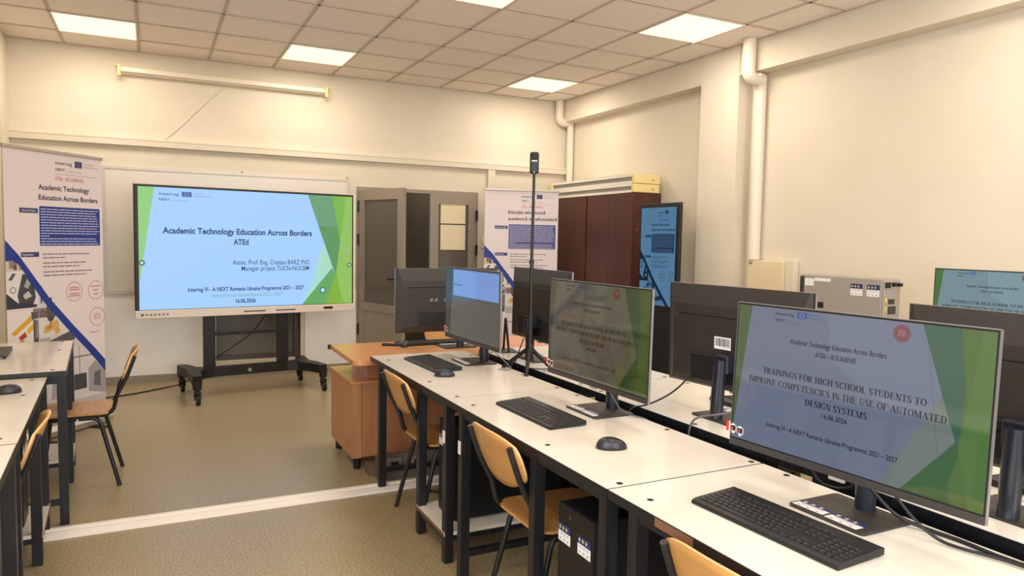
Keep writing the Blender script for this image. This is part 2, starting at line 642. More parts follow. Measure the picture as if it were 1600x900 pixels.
# door: frame, an open left leaf, a closed right leaf
d1 = thing('door_1', 'grey double door, its left leaf standing open into the room', 'door', (0, 0, 0), 0, None, 'structure')
fr = M()
fr.box(DX0, YB-.02, 0, DX0+.035, YB+.06, DZ).box(DX1-.035, YB-.02, 0, DX1, YB+.06, DZ).box(DX0+.035, YB-.02, DZ-.04, DX1-.035, YB+.06, DZ)
fr.obj('door_frame', GREYD, d1)


def leaf(name, wd, h, loc, rz, gz0, gz1, stile=.09):
    """leaf local: hinge at origin, width along +x, face at -y"""
    m = M()
    m.box(0, -.02, .01, stile, .02, h).box(wd-stile, -.02, .01, wd, .02, h)
    m.box(stile, -.02, h-.11, wd-stile, .02, h).box(stile, -.02, gz0-.09, wd-stile, .02, gz0)
    m.box(stile, -.012, .12, wd-stile, .012, gz0-.09).box(stile, -.02, .01, wd-stile, .02, .12)
    o = m.obj(name, GREYD, d1, loc, (0, 0, rz))
    M().box(stile, -.004, gz0, wd-stile, .004, gz1).obj('glass_pane', GLASSD, o)
    return o


lf = leaf('door_leaf', .78, 1.95, (2.03, 7.70, 0), math.atan2(6.97-7.70, 2.25-2.0), .75, 1.84)
h = M()
for zz in (.45, 1.42, 1.78):
    h.cyl((-.004, -.02, zz-.06), (-.004, -.02, zz+.06), .014, .014, 0, 10)
h.obj('hinge', BLKP, lf)
h = M().box(.705, -.032, .93, .745, -.02, 1.12, 0, .003)
h.tube([(.725, -.03, 1.03), (.725, -.07, 1.03), (.60, -.07, 1.025)], .011)
h.obj('door_handle', BLKP, lf)
rl = leaf('door_leaf', .57, 1.95, (3.39, 7.70, 0), PI, .75, 1.86, .10)
h = M()
for zz in (.45, 1.32, 1.72):
    h.cyl((.0, .03, zz-.06), (.0, .03, zz+.06), .015, .015, 0, 10)
h.obj('hinge', BLKP, rl)
pm = M().box(.135, .006, 1.62, .44, .012, 1.845).box(.135, .006, 1.32, .44, .012, 1.605)
pm.obj('cream_pane', mat('cream pane', (222, 208, 176), .7), rl)  # flat cream panels added on the leaf, standing for the corridor windows behind

# alcove and panel behind the display
struct(M().box(NX0-.01, YB+.06, NZ0-.01, NX1+.01, YB+.07, NZ1+.01).obj('trim_6', mat('alcove panel', (112, 108, 100), .35)), 'grey panel set into the wall below the big display', 'wall panel')
t = M()
t.box(NX0-.03, YB-.015, NZ0-.035, NX1+.05, YB+.01, NZ0).box(NX1, YB-.01, NZ0, NX1+.035, YB+.06, NZ1+.03).box(NX0-.03, YB-.01, NZ0, NX0, YB+.06, NZ1+.03).box(NX0, YB-.01, NZ1, NX1, YB+.06, NZ1+.03)
struct(t.obj('trim_7', WALL), 'cream frame around the grey panel below the big display', 'wall trim')
t = M().box(NX1-.06, YB-.002, NZ0, NX1-.035, YB+.06, NZ1).box(NX0, YB+.02, NZ0, NX1, YB+.05, NZ0+.05)
struct(t.obj('trim_8', mat('dark metal frame', (84, 80, 76), .4, metal=.4)), 'dark metal bars in front of the grey wall panel', 'wall trim')

# ================================================================== ceiling lights
PANEL = mat('light panel', (255, 250, 235), .5, emit=(255, 246, 205), es=1.0)


def ceiling_light(i, r, label):
    x, y = GX+.6*i+.3, GY-.6*r-.3
    t = thing('ceiling_light', label, 'ceiling light', (x, y, CEIL), 0, 'square light panels in the ceiling')
    f = M()
    for a in ((-.297, -.297, .297, -.285), (-.297, .285, .297, .297), (-.297, -.285, -.285, .285), (.285, -.285, .297, .285)):
        f.box(a[0], a[1], -.008, a[2], a[3], .002)
    f.obj('frame', WHITEP, t)
    M().box(-.285, -.285, -.005, .285, .285, .001).obj('diffuser', PANEL, t)
    area('panel_light', (x, y, CEIL-.012), .57, .57, LAMP_W, LAMP_COL)


ceiling_light(0, 0, 'square ceiling light panel nearest the left corner, above the left roller banner')
ceiling_light(3, 0, 'square ceiling light panel above the right end of the wall tube light')
ceiling_light(7, 0, 'square ceiling light panel near the far right corner, above the mahogany cabinets')
ceiling_light(7, 4, 'square ceiling light panel beside the top of the pillar')
ceiling_light(4, 4, 'square ceiling light panel cut off by the top edge of the photo')

# ================================================================== things on the walls
t = thing('tube_light', 'long white fluorescent tube light mounted high on the back wall', 'wall light', (0, 0, 0))
m = M().prism([(YB, 2.985), (YB-.075, 2.975), (YB-.08, 2.925), (YB-.05, 2.912), (YB, 2.92)], -.235, 1.65, 'x')
m.obj('housing', mat('batten white', (234, 222, 196), .35), t)
m = M().tube([(-.225, YB-.09, 2.94), (1.64, YB-.09, 2.94)], .013, 0, 12)
m.obj('tube', WHITEP, t)
for x in (-.24, 1.655):
    e = M().box(x-.012, YB-.1, 2.915, x+.012, YB, 2.99, 0, .004)
    e.cyl((x, YB-.085, 2.915), (x, YB-.085, 2.89), .022, .018, 0, 12)
    e.box(x-.03 if x < 0 else x, YB-.07, 2.985, x if x < 0 else x+.03, YB-.02, 2.995)
    e.obj('end_cap', CREAM, t)
tag(M().tube(smooth([(.68, YB-.006, 2.907), (.45, YB-.006, 2.68), (.25, YB-.006, 2.45), (.055, YB-.006, 2.275)]), .004, 0, 6).obj('wire', PIPE), 'thin painted wire slanting down from the tube light', 'wire')

t = thing('whiteboard', 'pale grey whiteboard on the back wall behind the big display', 'whiteboard', (0, 0, 0))
M().box(-.37, YB-.012, .90, 1.88, YB-.002, 2.04).obj('board', mat('board enamel', (214, 208, 198), .25), t)
f = M().box(-.40, YB-.018, .87, 1.90, YB-.001, .90).box(-.40, YB-.018, 2.04, 1.90, YB-.001, 2.065).box(-.40, YB-.018, .90, -.37, YB-.001, 2.04).box(1.88, YB-.018, .90, 1.90, YB-.001, 2.04)
f.obj('frame', ALU, t)
for x in (.83, 1.89):
    M().cyl((x, YB-.01, 2.063), (x, YB-.01, 2.085), .012, .008, 0, 10).obj('clip', GREYM, t)

t = thing('light_switch', 'small white light switch beside the door frame', 'light switch', (3.50, YB, 1.41))
M().box(-.022, -.014, -.065, .022, -.001, .065, 0, .003).obj('plate', WHITEP, t)
M().box(-.012, -.02, -.03, .012, -.013, .03, 0, .002).obj('rocker', CREAM, t)

t = thing('electrical_box', 'cream electrical box on the right wall beside the pillar', 'electrical box', (0, 0, 0))
M().box(4.575, 4.21, .75, XR-.002, 4.588, 1.315, 0, .006).obj('body', mat('box cream', (222, 206, 170), .5), t)
M().box(4.60, 4.122, .75, XR-.002, 4.21, 1.328, 0, .006).obj('side_duct', WALL, t)
M().box(4.568, 4.545, 1.285, 4.576, 4.572, 1.296).obj('latch', GREYP, t)

# ================================================================== big display on its cart
B = thing('interactive_display', 'large interactive display showing a blue and green slide, on a black wheeled stand', 'display', (.849, 7.005, 0), R(7.69))
BW, BH, BZ = 1.96, 1.147, .717
m = M().box(-BW/2, 0, BZ, BW/2, .06, BZ+BH, 0, .006)
m.box(-.55, .055, BZ+.15, .55, .10, BZ+BH-.2, 0, .01)
pn = m.obj('display_panel', BLKP, B)
m = M().box(-BW/2-.002, -.012, BZ-.004, BW/2+.006, .058, BZ+.066, 0, .006)
chin = m.obj('lower_bezel', mat('bezel white', (236, 226, 218), .4), pn)
M().box(BW/2-.012, -.008, BZ+.06, BW/2+.008, .058, BZ+BH+.004, 0, .003).box(-BW/2, .001, BZ+BH-.002, BW/2, .058, BZ+BH+.006).obj('edge_trim', mat('bezel white'), pn)
b = M()
for k in range(7):
    b.cyl((-.93+.033*k, -.0125, BZ+.030), (-.93+.033*k, -.016, BZ+.030), .0085 if k else .012, None, 0, 12)
b.obj('button', GREYP, pn)
for x0_, x1_ in ((-.09, .105), (.20, .385)):
    M().prism(rrect(x0_, BZ+.024, x1_, BZ+.033, .004, 3), -.016, -.011, 'y').obj('speaker_slot', BLKP, pn)
M().prism(rrect(.66, BZ+.022, .755, BZ+.044, .01, 4), -.016, -.011, 'y').obj('port_slot', BLKP, pn)
M().cyl((.02, -.001, BZ+BH-.012), (.02, -.004, BZ+BH-.012), .008, None, 0, 12).obj('camera_dot', BLKM, pn)
SL = screen_look(1.0, .4, .25)
SWD, SHT = BW-.055, BH-.066-.026
LB = (166, 208, 255)
a = Art(SWD, SHT, LB, SL)
a.poly([(0, 1), (.066, 1), (0, .19)], (146, 205, 128))
a.poly([(.766, 1), (.892, 1), (.937, .563), (.911, .268), (.895, .345)], (108, 160, 122))
a.poly([(.82, .72), (.92, .72), (.937, .563), (.911, .268), (.895, .345)], (96, 150, 98), 0)
a.poly([(.892, 1), (1, 1), (1, 0), (.86, 0), (.911, .268), (.937, .563)], (124, 182, 76))
a.poly([(.967, 1), (1, 1), (1, 0), (.95, 0), (.915, .3)], (146, 192, 98))
a.poly([(.74, .012), (.783, .2), (.845, .56), (.893, .345)], (168, 222, 214))
a.poly([(.845, .562), (.893, .345), (.83, .22)], (170, 220, 190))
a.poly([(.735, 0), (.893, .335), (.911, .268), (.885, .12), (.86, 0)], (104, 168, 98))
a.poly([(.86, 0), (.905, .25), (.93, .12), (.96, 0)], (132, 178, 66))
a.poly([(.782, .9), (.845, .55), (.847, .55), (.785, .9)], (150, 190, 240))
DK = (44, 76, 120)
logo_block(a, .085, .938, .98, (64, 96, 140), (76, 104, 176), (90, 124, 180))
a.text('Academic Technology Education Across Borders', .098, .786, .627, .050, DK, .032)
a.text('ATEd', .405, .475, .54, .048, DK, .03)
a.text('Assoc. Prof. Eng. Cristian BARZ PhD', .401, .773, .368, .040, DK, .006)
a.text('Manager project TUCN-NUCBM', .442, .771, .314, .040, DK, .006)
a.text('Interreg VI - A NEXT Romania Ukraine Programme 2021 \u2013 2027', .202, .743, .142, .034, (40, 70, 130), .026)
a.text('https://ro-ua.net/en/home-2021-2027', .307, .637, .090, .030, (120, 178, 190), .01)
a.text('16.06.2026', .414, .507, .036, .034, (40, 66, 130), .026)
a.circle(.843, .128, .030, (52, 120, 140)).circle(.843, .128, .019, (190, 226, 255))
a.circle(.972, .50, .020, (150, 190, 150)).circle(.985, .36, .024, (96, 130, 90)).circle(.985, .36, .009, (230, 240, 250))
a.circle(.012, .385, .026, (110, 130, 120)).circle(.012, .385, .010, (235, 240, 250))
a.obj('screen', pn, (-SWD/2+.003, -.0015, BZ+.071))
for x in (-.375, .29):
    M().box(x-.05, .06, .17, x+.05, .125, BZ+.55, 0, .006).obj('post', BLK, B)
M().box(-.33, .07, .525, .25, .10, .557, 0, .004).obj('crossbar', BLK, B)
m = M()
pl = [(-.60, -.36), (-.565, -.385), (-.525, -.36), (-.50, -.16), (-.44, -.07), (-.36, -.04), (.30, -.04), (.39, -.07), (.46, -.16), (.51, -.31), (.55, -.335), (.585, -.31), (.56, -.10), (.52, .0), (.56, .26), (.52, .30), (.47, .27), (.43, .10), (.36, .06), (-.42, .06), (-.48, .1), (-.53, .27), (-.58, .3), (-.62, .26), (-.58, .0), (-.585, -.12)]
m.prism(pl, .165, .245, 'z')
m.obj('base', BLK, B)
for x, y in ((-.565, -.36), (.55, -.31), (.515, .28), (-.575, .28)):
    c = M().box(x-.026, y-.035, .085, x+.026, y+.015, .115, 0, .006).cyl((x, y, .08), (x, y, .12), .012)
    c.tube([(x-.022, y, .095), (x-.022, y-.03, .045)], .008).tube([(x+.022, y, .095), (x+.022, y-.02, .045)], .008)
    M().cyl((x, y, .125), (x, y, .2), .034, .042).obj('leg_cap', BLK, B)
    co = c.obj('caster', BLKP, B)
    wm = M().cyl((x-.014, y-.03, .043), (x+.014, y-.03, .043), .0425, None, 0, 24).cyl((x-.0175, y-.03, .043), (x+.0175, y-.03, .043), .024, None, 1, 16)
    wm.obj('wheel', [RUB, SILV], co)
M().cyl((-.05, -.043, .205), (-.05, -.04, .205), .018, .018, 0, 12).obj('badge', GREYM, B)
tag(M().tube(smooth([(-.75, 7.02, .006), (-.247, 7.134, .006), (.098, 7.38, .006), (.30, 7.42, .03), (.40, 7.30, .18), (.728, 7.30, .40), (.88, 7.25, .52), (.99, 7.22, .70)]), .006, 0, 7).obj('power_cable', BLKP), 'black power cable hanging from the big display and running left over the floor', 'cable')

# ================================================================== roller banners and totem
BLUE, DBL = (44, 64, 148), (66, 72, 118)


def banner_art(wd, ht, look, col, lang, full=True):
    """the shared poster layout; col maps a colour to the shown colour"""
    c = col
    a = Art(wd, ht, c((230, 220, 224)), look)
    dark, txt, red = c((52, 54, 84)), c((104, 98, 108)), c((206, 96, 92))
    a.text('interreg', .495, .67, .957, .012, dark, .015)
    a.poly(rect(.699, .952, .778, .976), c((48, 62, 122)))
    for i in range(12):
        t_ = 2*PI*i/12
        a.circle(.7385+.018*math.cos(t_), .964+.007*math.sin(t_), .0022, c((214, 196, 100)), n=5, up=0)
    a.layer += 1
    a.text('Co-funded by', .795, .91, .966, .0055, txt, 0)
    a.text('the European Union', .795, .955, .956, .0055, txt, 0)
    a.text('NEXT', .497, .595, .934, .010, dark, .02)
    a.text('Romania - Ukraine', .61, .777, .933, .005, txt, 0)
    a.poly(rect(.495, .9215, .95, .9228), c((150, 140, 146)))
    a.text('ATEd - (ROUA00183)', .49, .79, .899, .013, red, .01)
    if lang == 'en':
        a.text('Academic Technology', .322, .852, .862, .018, dark, .024)
        a.text('Education Across Borders', .322, .945, .826, .018, dark, .024)
    else:
        a.text('Educa\u021bia tehnologic\u0103', .314, .82, .864, .018, dark, .02)
        a.text('academic\u0103 transfrontalier\u0103', .314, .982, .827, .018, dark, .02)
    pr = [(p[0]/1, p[1]/1) for p in rrect(.325*wd, .662*ht, .968*wd, .803*ht, .01)]
    a.poly([(x/wd, y/ht) for x, y in pr], c(BLUE if lang == 'en' else (84, 86, 148)))
    rnd = random.Random(3)
    n = 14
    for i in range(n):
        v = .793-i*.125/(n-1)
        if i == 10:
            a.poly(rect(.335, v-.0016, .42, v+.0016), c((190, 190, 214)), 0)
            continue
        x = .338
        e = .955-rnd.random()*.04
        while x < e:
            wl = .03+rnd.random()*.05
            a.poly(rect(x, v-.0018, min(x+wl, e), v+.0018), c((188, 188, 212)), 0)
            x += wl+.006
    a.layer += 1
    a.poly(rect(.138, .777, .312, .794), c(DBL))
    a.text('About the Project' if lang == 'en' else 'Despre proiect', .16, .29, .782, .007, c((230, 226, 232)), .01)
    a.poly(rect(.143, .623, .313, .640), c(DBL))
    a.text('Organisations' if lang == 'en' else 'Parteneri', .155, .26, .628, .007, c((230, 226, 232)), .01)
    for v, e in ((.632, .84), (.619, .58), (.600, .80), (.587, .74), (.568, .86), (.555, .80)):
        x = .35
        while x < e:
            wl = .02+rnd.random()*.06
            a.poly(rect(x, v-.002, min(x+wl, e), v+.002), c((124, 118, 128)), 0)
            x += wl+.008
    a.layer += 1
    # three rings
    for u, v in ((.665, .49), (.905, .49), (.917, .386)):
        a.circle(u, v, .088*wd, c((196, 112, 116)), .083*wd)
    for u, v, w_ in ((.665, .505, .05), (.665, .497, .06), (.665, .482, .055), (.665, .474, .06), (.905, .505, .055), (.905, .49, .03), (.905, .475, .03)):
        a.poly(rect(u-w_, v-.0022, u+w_, v+.0022), c((206, 140, 140)), 0)
    a.layer += 1
    people(a, .917, .388, .085*wd*.78, c((206, 134, 138)))
    a.text('www.ro-ua.net', .83, .935, .325, .006, dark, 0)
    # photographs of the workshop under the blue ribbon
    def edge(v):      # right border of the pictures at height v
        pts = ((.64, 0), (.61, .08), (.604, .112), (.535, .25), (.420, .46), (.334, .66), (.285, .77), (.151, 1.048), (-.1, 1.2))
        for (va, ua), (vb, ub) in zip(pts, pts[1:]):
            if vb <= v <= va:
                return ua+(ub-ua)*(va-v)/(va-vb)
        return 0
    W_, G_ = c((222, 218, 222)), c((150, 150, 156))

    def clip(x0, v0, x1, v1, col_):
        """rectangle cut by the ribbon"""
        pts = [(x0, v0)]
        n_ = 6
        for i in range(n_+1):
            v = v0+(v1-v0)*i/n_
            pts.append((min(x1, max(x0, edge(v))), v))
        pts.append((x0, v1))
        if edge(v0) > x0+.002:
            a.poly(pts, c(col_), 0)
    clip(0, .575, .4, .645, (206, 196, 190))
    clip(.03, .585, .10, .63, (186, 160, 130))
    clip(.12, .58, .16, .606, (60, 54, 56))
    clip(.07, .578, .10, .596, (80, 70, 66))
    clip(0, .44, .62, .575, (226, 222, 224))
    a.layer += 1
    a.poly([(.02, .545), (.06, .568), (.09, .566), (.05, .543)], c((90, 90, 96)))
    a.poly([(.10, .49), (.15, .565), (.20, .56), (.26, .52), (.27, .48), (.24, .45), (.12, .452)], c((74, 76, 82)))
    a.poly([(.16, .52), (.19, .548), (.225, .53), (.20, .512)], c((168, 168, 172)))
    a.poly([(.15, .49), (.20, .505), (.235, .485), (.17, .475)], c((196, 194, 196)), 0)
    a.poly([(.0, .50), (.10, .465), (.28, .455), (.28, .445), (.0, .445)], c((60, 64, 74)), 0)
    clip(.29, .44, .36, .545, (214, 210, 214))
    a.layer += 1
    a.poly(rect(.315, .456, .33, .52), c((96, 94, 98)))
    a.circle(.06, .51, .022*wd/.8, c((120, 118, 122)), .016*wd/.8)
    clip(.30, .28, .92, .44, (214, 208, 208))
    clip(.24, .405, .62, .44, (122, 70, 74))
    clip(0, .30, .30, .437, (230, 224, 220))
    a.layer += 1
    a.poly([(.03, .36), (.22, .418), (.25, .405), (.07, .352)], c((222, 170, 52)))
    a.poly([(.18, .37), (.25, .392), (.26, .372), (.19, .352)], c((226, 182, 60)))
    a.poly([(.10, .345), (.16, .362), (.18, .345), (.12, .332)], c((176, 70, 70)), 0)
    a.poly([(.06, .325), (.15, .335), (.15, .318), (.07, .312)], c((206, 164, 70)), 0)
    a.poly([(.22, .43), (.29, .425), (.28, .405), (.23, .40)], c((92, 92, 98)), 0)
    a.poly(rect(.24, .30, .29, .40), c((84, 84, 92)), 0)
    clip(.25, .335, .66, .405, (218, 214, 216))
    a.layer += 1
    a.poly(rect(.372, .405, .455, .455), c((96, 90, 92)))
    a.poly([(.372, .405), (.455, .405), (.43, .39), (.39, .39)], c((84, 78, 80)), 0)
    a.poly([(.395, .455), (.40, .475), (.425, .475), (.43, .455)], c((74, 74, 78)), 0)
    a.poly([(.408, .36), (.404, .392), (.418, .392)], c((60, 58, 60)), 0)
    a.poly([(.335, .352), (.345, .372), (.47, .394), (.50, .375), (.49, .362), (.35, .345)], c((214, 172, 104)))
    a.poly([(.36, .366), (.41, .376), (.43, .368), (.38, .358)], c((186, 140, 78)), 0)
    a.circle(.475, .352, .028*wd, c((210, 166, 96)))
    a.poly([(.40, .318), (.62, .345), (.66, .33), (.66, .31), (.42, .295)], c((92, 90, 96)))
    a.poly(rect(.30, .29, .40, .33), c((176, 172, 178)), 0)
    clip(0, .08, 1.2, .287, (216, 210, 216))
    for x in (.42, .56, .70):
        clip(x, .13, x+.008, .287, (160, 158, 166))
    clip(.30, .238, .9, .244, (168, 164, 172))
    a.layer += 1
    a.poly(rect(.64, .115, .78, .175), c((74, 76, 82)))
    a.poly([(.40, .10), (.42, .19), (.52, .205), (.58, .18), (.60, .10)], c((170, 166, 172)))
    a.poly([(.80, .10), (.80, .19), (.88, .215), (1, .18), (1, .08)], c((160, 158, 166)), 0)
    a.poly([(.46, .11), (.47, .16), (.55, .165), (.56, .11)], c((96, 96, 104)))
    a.poly([(.86, .12), (.87, .17), (.94, .175), (.94, .11)], c((104, 104, 112)), 0)
    clip(0, .0, 1.2, .08, (190, 184, 186))
    # the ribbon
    a.layer += 1
    a.poly([(0, .682), (.12, .63), (.408, .471), (.655, .36), (.886, .262), (1, .21), (1, .165), (.80, .259), (.575, .356), (.335, .466), (.16, .572), (.12, .596), (.06, .612), (0, .610)], c(BLUE))
    return a


def ident(c):
    return c


def roller_banner(label, p0, p1, ht, lang):
    d = Vector((p1[0]-p0[0], p1[1]-p0[1], 0))
    wd = d.length
    t = thing('roller_banner', label, 'banner', (p0[0], p0[1], 0), math.atan2(d.y, d.x))
    a = banner_art(wd, ht-.07, print_look, ident, lang)
    a.obj('print', t, (0, 0, .07))
    M().box(0, .002, .07, wd, .004, ht-.002).obj('sheet_back', GREYP, t)
    M().box(-.006, -.012, ht-.014, wd+.006, .014, ht+.012, 0, .004).obj('top_rail', ALU, t)
    m = M().prism([(-.055, .012), (-.06, .05), (-.03, .082), (.05, .082), (.065, .05), (.06, .012)], -.01, wd+.01, 'x')
    m.obj('base_cassette', ALU, t)
    M().box(wd*.2, -.16, .0, wd*.2+.05, .16, .012).box(wd*.75, -.16, .0, wd*.75+.05, .16, .012).obj('foot', BLKP, t)
    M().cyl((wd/2, .02, .08), (wd/2, .02, ht), .008, None, 0, 10).obj('pole', ALU, t)
    return t


roller_banner('tall roller banner in English with workshop pictures, standing left of the big display', (-.848, 5.66), (-.324, 6.268), 2.0, 'en')
roller_banner('tall roller banner in Romanian standing between the door and the mahogany cabinets', (3.28, 7.208), (4.095, 7.007), 2.0, 'ro')


def dim(c):
    l = (c[0]*.3+c[1]*.6+c[2]*.1)
    return (int(l*.26+c[0]*.10), int(l*.40+c[1]*.14), int(l*.50+c[2]*.18))


K = thing('poster_totem', 'tall black digital poster totem with a blue poster, standing before the cabinet end', 'digital poster', (4.2, 5.634, 0), R(-90))
kw, kh = .58, 1.812
body = M().box(0, .004, .06, kw, .036, kh, 0, .005).obj('body', BLKP, K)
KH = .905
ka = banner_art(kw-.07, KH*1.365, screen_look(1.0, .1, .5), dim, 'ro')
ks = ka.obj('screen', body, (.025, .001, kh-.04-KH*1.365))
kb_ = bmesh.new()
kb_.from_mesh(ks.data)
bmesh.ops.bisect_plane(kb_, geom=kb_.verts[:]+kb_.edges[:]+kb_.faces[:], plane_co=(0, 0, KH*.365), plane_no=(0, 0, 1), clear_inner=True)
kb_.to_mesh(ks.data)
kb_.free()
M().box(.02, -.0005, .10, kw-.02, .005, .80).obj('lower_panel', BLKM, body)
M().box(-.02, -.14, 0, kw+.02, .2, .06, 0, .008).obj('base', BLKP, K)

# ================================================================== cabinets and the fittings stored on them
def cabinet(label, y0, y1, lock):
    x0, x1, h_ = 4.30, 4.64, 1.945
    t = thing('cabinet', label, 'cabinet', (0, 0, 0), 0, 'tall mahogany cabinets by the right wall')
    M().box(x0+.02, y0, .05, x1, y1, h_).box(x0+.04, y0+.01, 0, x1, y1-.01, .05).obj('carcass', MAHOG, t)
    ym = y0+(y1-y0)*.5
    for a_, b_ in ((y0+.002, ym-.0015), (ym+.0015, y1-.006)):
        d = M().box(x0, a_, .07, x0+.019, b_, h_-.004).obj('door', MAHOG, t)
        yk = b_-.04 if b_ < ym+.01 else a_+.04
        M().cyl((x0-.006, yk, 1.0), (x0+.001, yk, 1.0), .008, None, 0, 10).obj('lock', BRASS, d)
    if lock:
        M().cyl((x0+.05, y0-.004, 1.57), (x0+.05, y0+.001, 1.57), .009, None, 0, 10).obj('side_screw', BRASS, t)


cabinet('mahogany cabinet nearest the digital poster totem, its end panel showing', 5.885, 6.735, True)
cabinet('mahogany cabinet half hidden behind the right roller banner', 6.75, 7.58, False)
GRILLE = mat('grey louvre', (150, 146, 138), .4, metal=.3)


def fitting(label, z, y0, y1, xo=0., h_=.088):
    t = thing('light_fitting', label, 'light fitting', (xo, 0, z), 0, 'old strip light fittings stored on the cabinets')
    M().box(4.30, y0+.03, .0, 4.60, y1-.03, h_*.28).box(4.318, y0+.03, h_*.28, 4.582, y1-.03, h_*.72).box(4.30, y0+.03, h_*.72, 4.60, y1-.03, h_).obj('housing', WHITEP, t)
    M().box(4.312, y0+.04, h_*.28, 4.318, y1-.04, h_*.72).obj('louvre', GRILLE, t)
    for ya, yb in ((y0-.02, y0+.035), (y1-.035, y1+.02)):
        e = M().box(4.295, ya, 0, 4.61, yb, h_*.98, 0, .008)
        e.obj('end_cap', CREAM, t)
    M().cyl((4.52, y0-.026, h_*.4), (4.52, y0-.019, h_*.4), .008, None, 0, 10).obj('screw', BRASS, t)


fitting('cream ended strip light fitting lying directly on the cabinet tops, lowest of the stack', 1.9455, 5.89, 7.52)
fitting('cream ended strip light fitting lying on top of the stack over the cabinets', 2.034, 5.885, 7.54, 0, .095)
tag(M().box(4.36, 6.15, 2.1255, 4.42, 6.90, 2.14).obj('wood_strip', MAHOG), 'thin dark strip lying on the topmost strip light fitting', 'strip')

# ================================================================== tables
def table(label, loc, rotz, L, far, mid, near, h=.75, D=.6, group=None, panel=True, patch=None, marks=()):
    """local: front edge on y=0 with the user at -y, length along x; the computer bay lies between mid and near"""
    t = thing('computer_table', label, 'table', loc, rotz, group)
    m = M().box(0, 0, h-.028, L, D, h-.0015, 1).box(.0025, .0025, h-.002, L-.0025, D-.0025, h, 0)
    tp = m.obj('table_top', [LAM, BLK], t)
    b = M()
    for x in (far, mid, near):
        for y in (.06, D-.025):
            b.cyl((x+.02, y, h-.001), (x+.02, y, h+.0012), .0095, None, 0, 12)
    b.obj('bolt', BLKP, tp)
    for x in (far, mid, near):
        for y in (.003, D-.045):
            M().box(x, y, .004, x+.04, y+.04, h-.028).box(x+.001, y+.001, 0, x+.039, y+.039, .004, 0).obj('leg', BLK, t)
    f = M().box(far+.04, D-.04, h-.068, near, D-.01, h-.028).box(far+.04, .008, h-.048, near, .03, h-.028)
    for x in (far, mid, near):
        f.box(x+.005, .043, h-.068, x+.035, D-.045, h-.03)
        M().box(x+.005, .043, .10, x+.035, D-.045, .125).obj('side_rail', BLK, t)
    f.obj('frame', BLK, t)
    M().box(far+.04, D-.035, .14, mid, D-.012, .17).obj('stretcher', BLK, t)
    M().box(mid+.04, .008, .095, near, .03, .12).obj('shelf_rail', BLK, t)
    M().box(mid+.04, D-.03, .095, near, D-.008, .12).obj('shelf_rail', BLK, t)
    s = M().box(mid+.002, .0, .1255, near+.038, D-.05, .1415, 0).box(mid+.002, -.0015, .1255, near+.038, .0, .1405, 1)
    s.obj('shelf', [LAM, CHIP], t)
    if panel:
        M().box(far+.04, D-.012, .18, near+.03, D-.006, h-.07).obj('back_panel', BLKM, t)
    for mx in marks:
        M().box(mx, -.0005, .545, mx+.022, .0035, .60).obj('label_sticker', STICK, t)
    if patch:
        M().box(patch[0], -.002, h-.026, patch[1], .001, h-.004).obj('edge_patch', CHIP, tp)
    return t


FR, RR_, LR, WR = 'tables of the front computer row', 'tables of the rear computer row', 'tables along the left side', 'tables along the right wall'
table('white topped table at the far end of the front row, touching the orange desk', (1.15, 4.131, 0), R(-90), 1.226, .161, .833, 1.186, group=FR, marks=(1.189,))
table('white topped computer table in the middle of the front row, a tower computer under it', (1.15, 2.901, 0), R(-90), 1.242, .137, .775, 1.20, group=FR, marks=(.14,))
table('nearest white topped computer table of the front row, under the big keyboard', (1.15, 1.655, 0), R(-90), 1.242, .098, .745, 1.20, group=FR, patch=(.217, .361))
table('white topped table of the rear row behind the tripod camera', (2.455, 2.935, 0), R(90), 1.2, .005, .365, 1.05, group=RR_)
table('white topped table of the rear row, in its middle', (2.455, 1.69, 0), R(90), 1.24, .005, .42, 1.07, group=RR_)
table('white topped table of the rear row, at its near end behind the biggest screen', (2.455, .445, 0), R(90), 1.24, .005, .42, 1.07, group=RR_)
TL = R(93.1)
table('white topped table at the far left, in front of the left roller banner', (-.374, 4.062, 0), TL, 1.12, .02, .70, 1.06, h=.775, group=LR, panel=False)
TL2 = R(92.3)
table('white topped table at the left edge with a mouse on it', (-.401, 2.812, 0), TL2, 1.235, .06, .80, 1.17, group=LR, panel=False)
table('white topped table at the lower left corner of the photo', (-.352, 1.57, 0), TL2, 1.235, .06, .80, 1.17, group=LR, panel=False)
table('white topped table against the right wall under the grey server', (4.02, 3.62, 0), R(-90), 1.24, .1, .78, 1.19, group=WR)
table('white topped table against the right wall under the screen at the right edge', (4.02, 2.375, 0), R(-90), 1.24, .1, .78, 1.19, group=WR)

# ================================================================== teacher's desk
t = thing('teacher_desk', 'orange beech teacher desk with a brown front, beyond the far white table', 'desk', (0, 0, 0))
poly = [(1.075, 4.85), (1.06, 4.20)]+[(1.105-.045*math.cos(R(a)), 4.182-.045*math.sin(R(a))) for a in (0, 30, 60, 90)]+[(2.76, 4.137), (2.76, 4.85)]
m = M().prism(poly, .692, .72, 'z')
tp = m.obj('desk_top', ORANGE, t)
M().box(1.06, 4.835, .690, 1.08, 4.856, .721).obj('corner_cap', BLKP, tp)
M().box(1.215, 4.43, .557, 2.62, 4.80, .692).obj('riser', BROWN, t)
m = M().box(1.10, 4.34, .075, 1.158, 4.92, .545).box(1.161, 4.352, .075, 2.70, 4.90, .545)
m.obj('front_panel', BROWN, t)
M().prism([(1.09, 4.925), (1.09, 4.34), (1.10, 4.33), (2.71, 4.33), (2.71, 4.925)], .545, .557, 'z').obj('ledge', ORANGE, t)
for x in (1.14, 2.66):
    for y in (4.38, 4.86):
        M().cyl((x, y, 0), (x, y, .075), .022, .026, 0, 12).obj('foot', BLKP, t)
t = thing('socket_box', 'low grey brown power socket box on the floor under the teacher desk', 'power socket', (0, 0, 0))
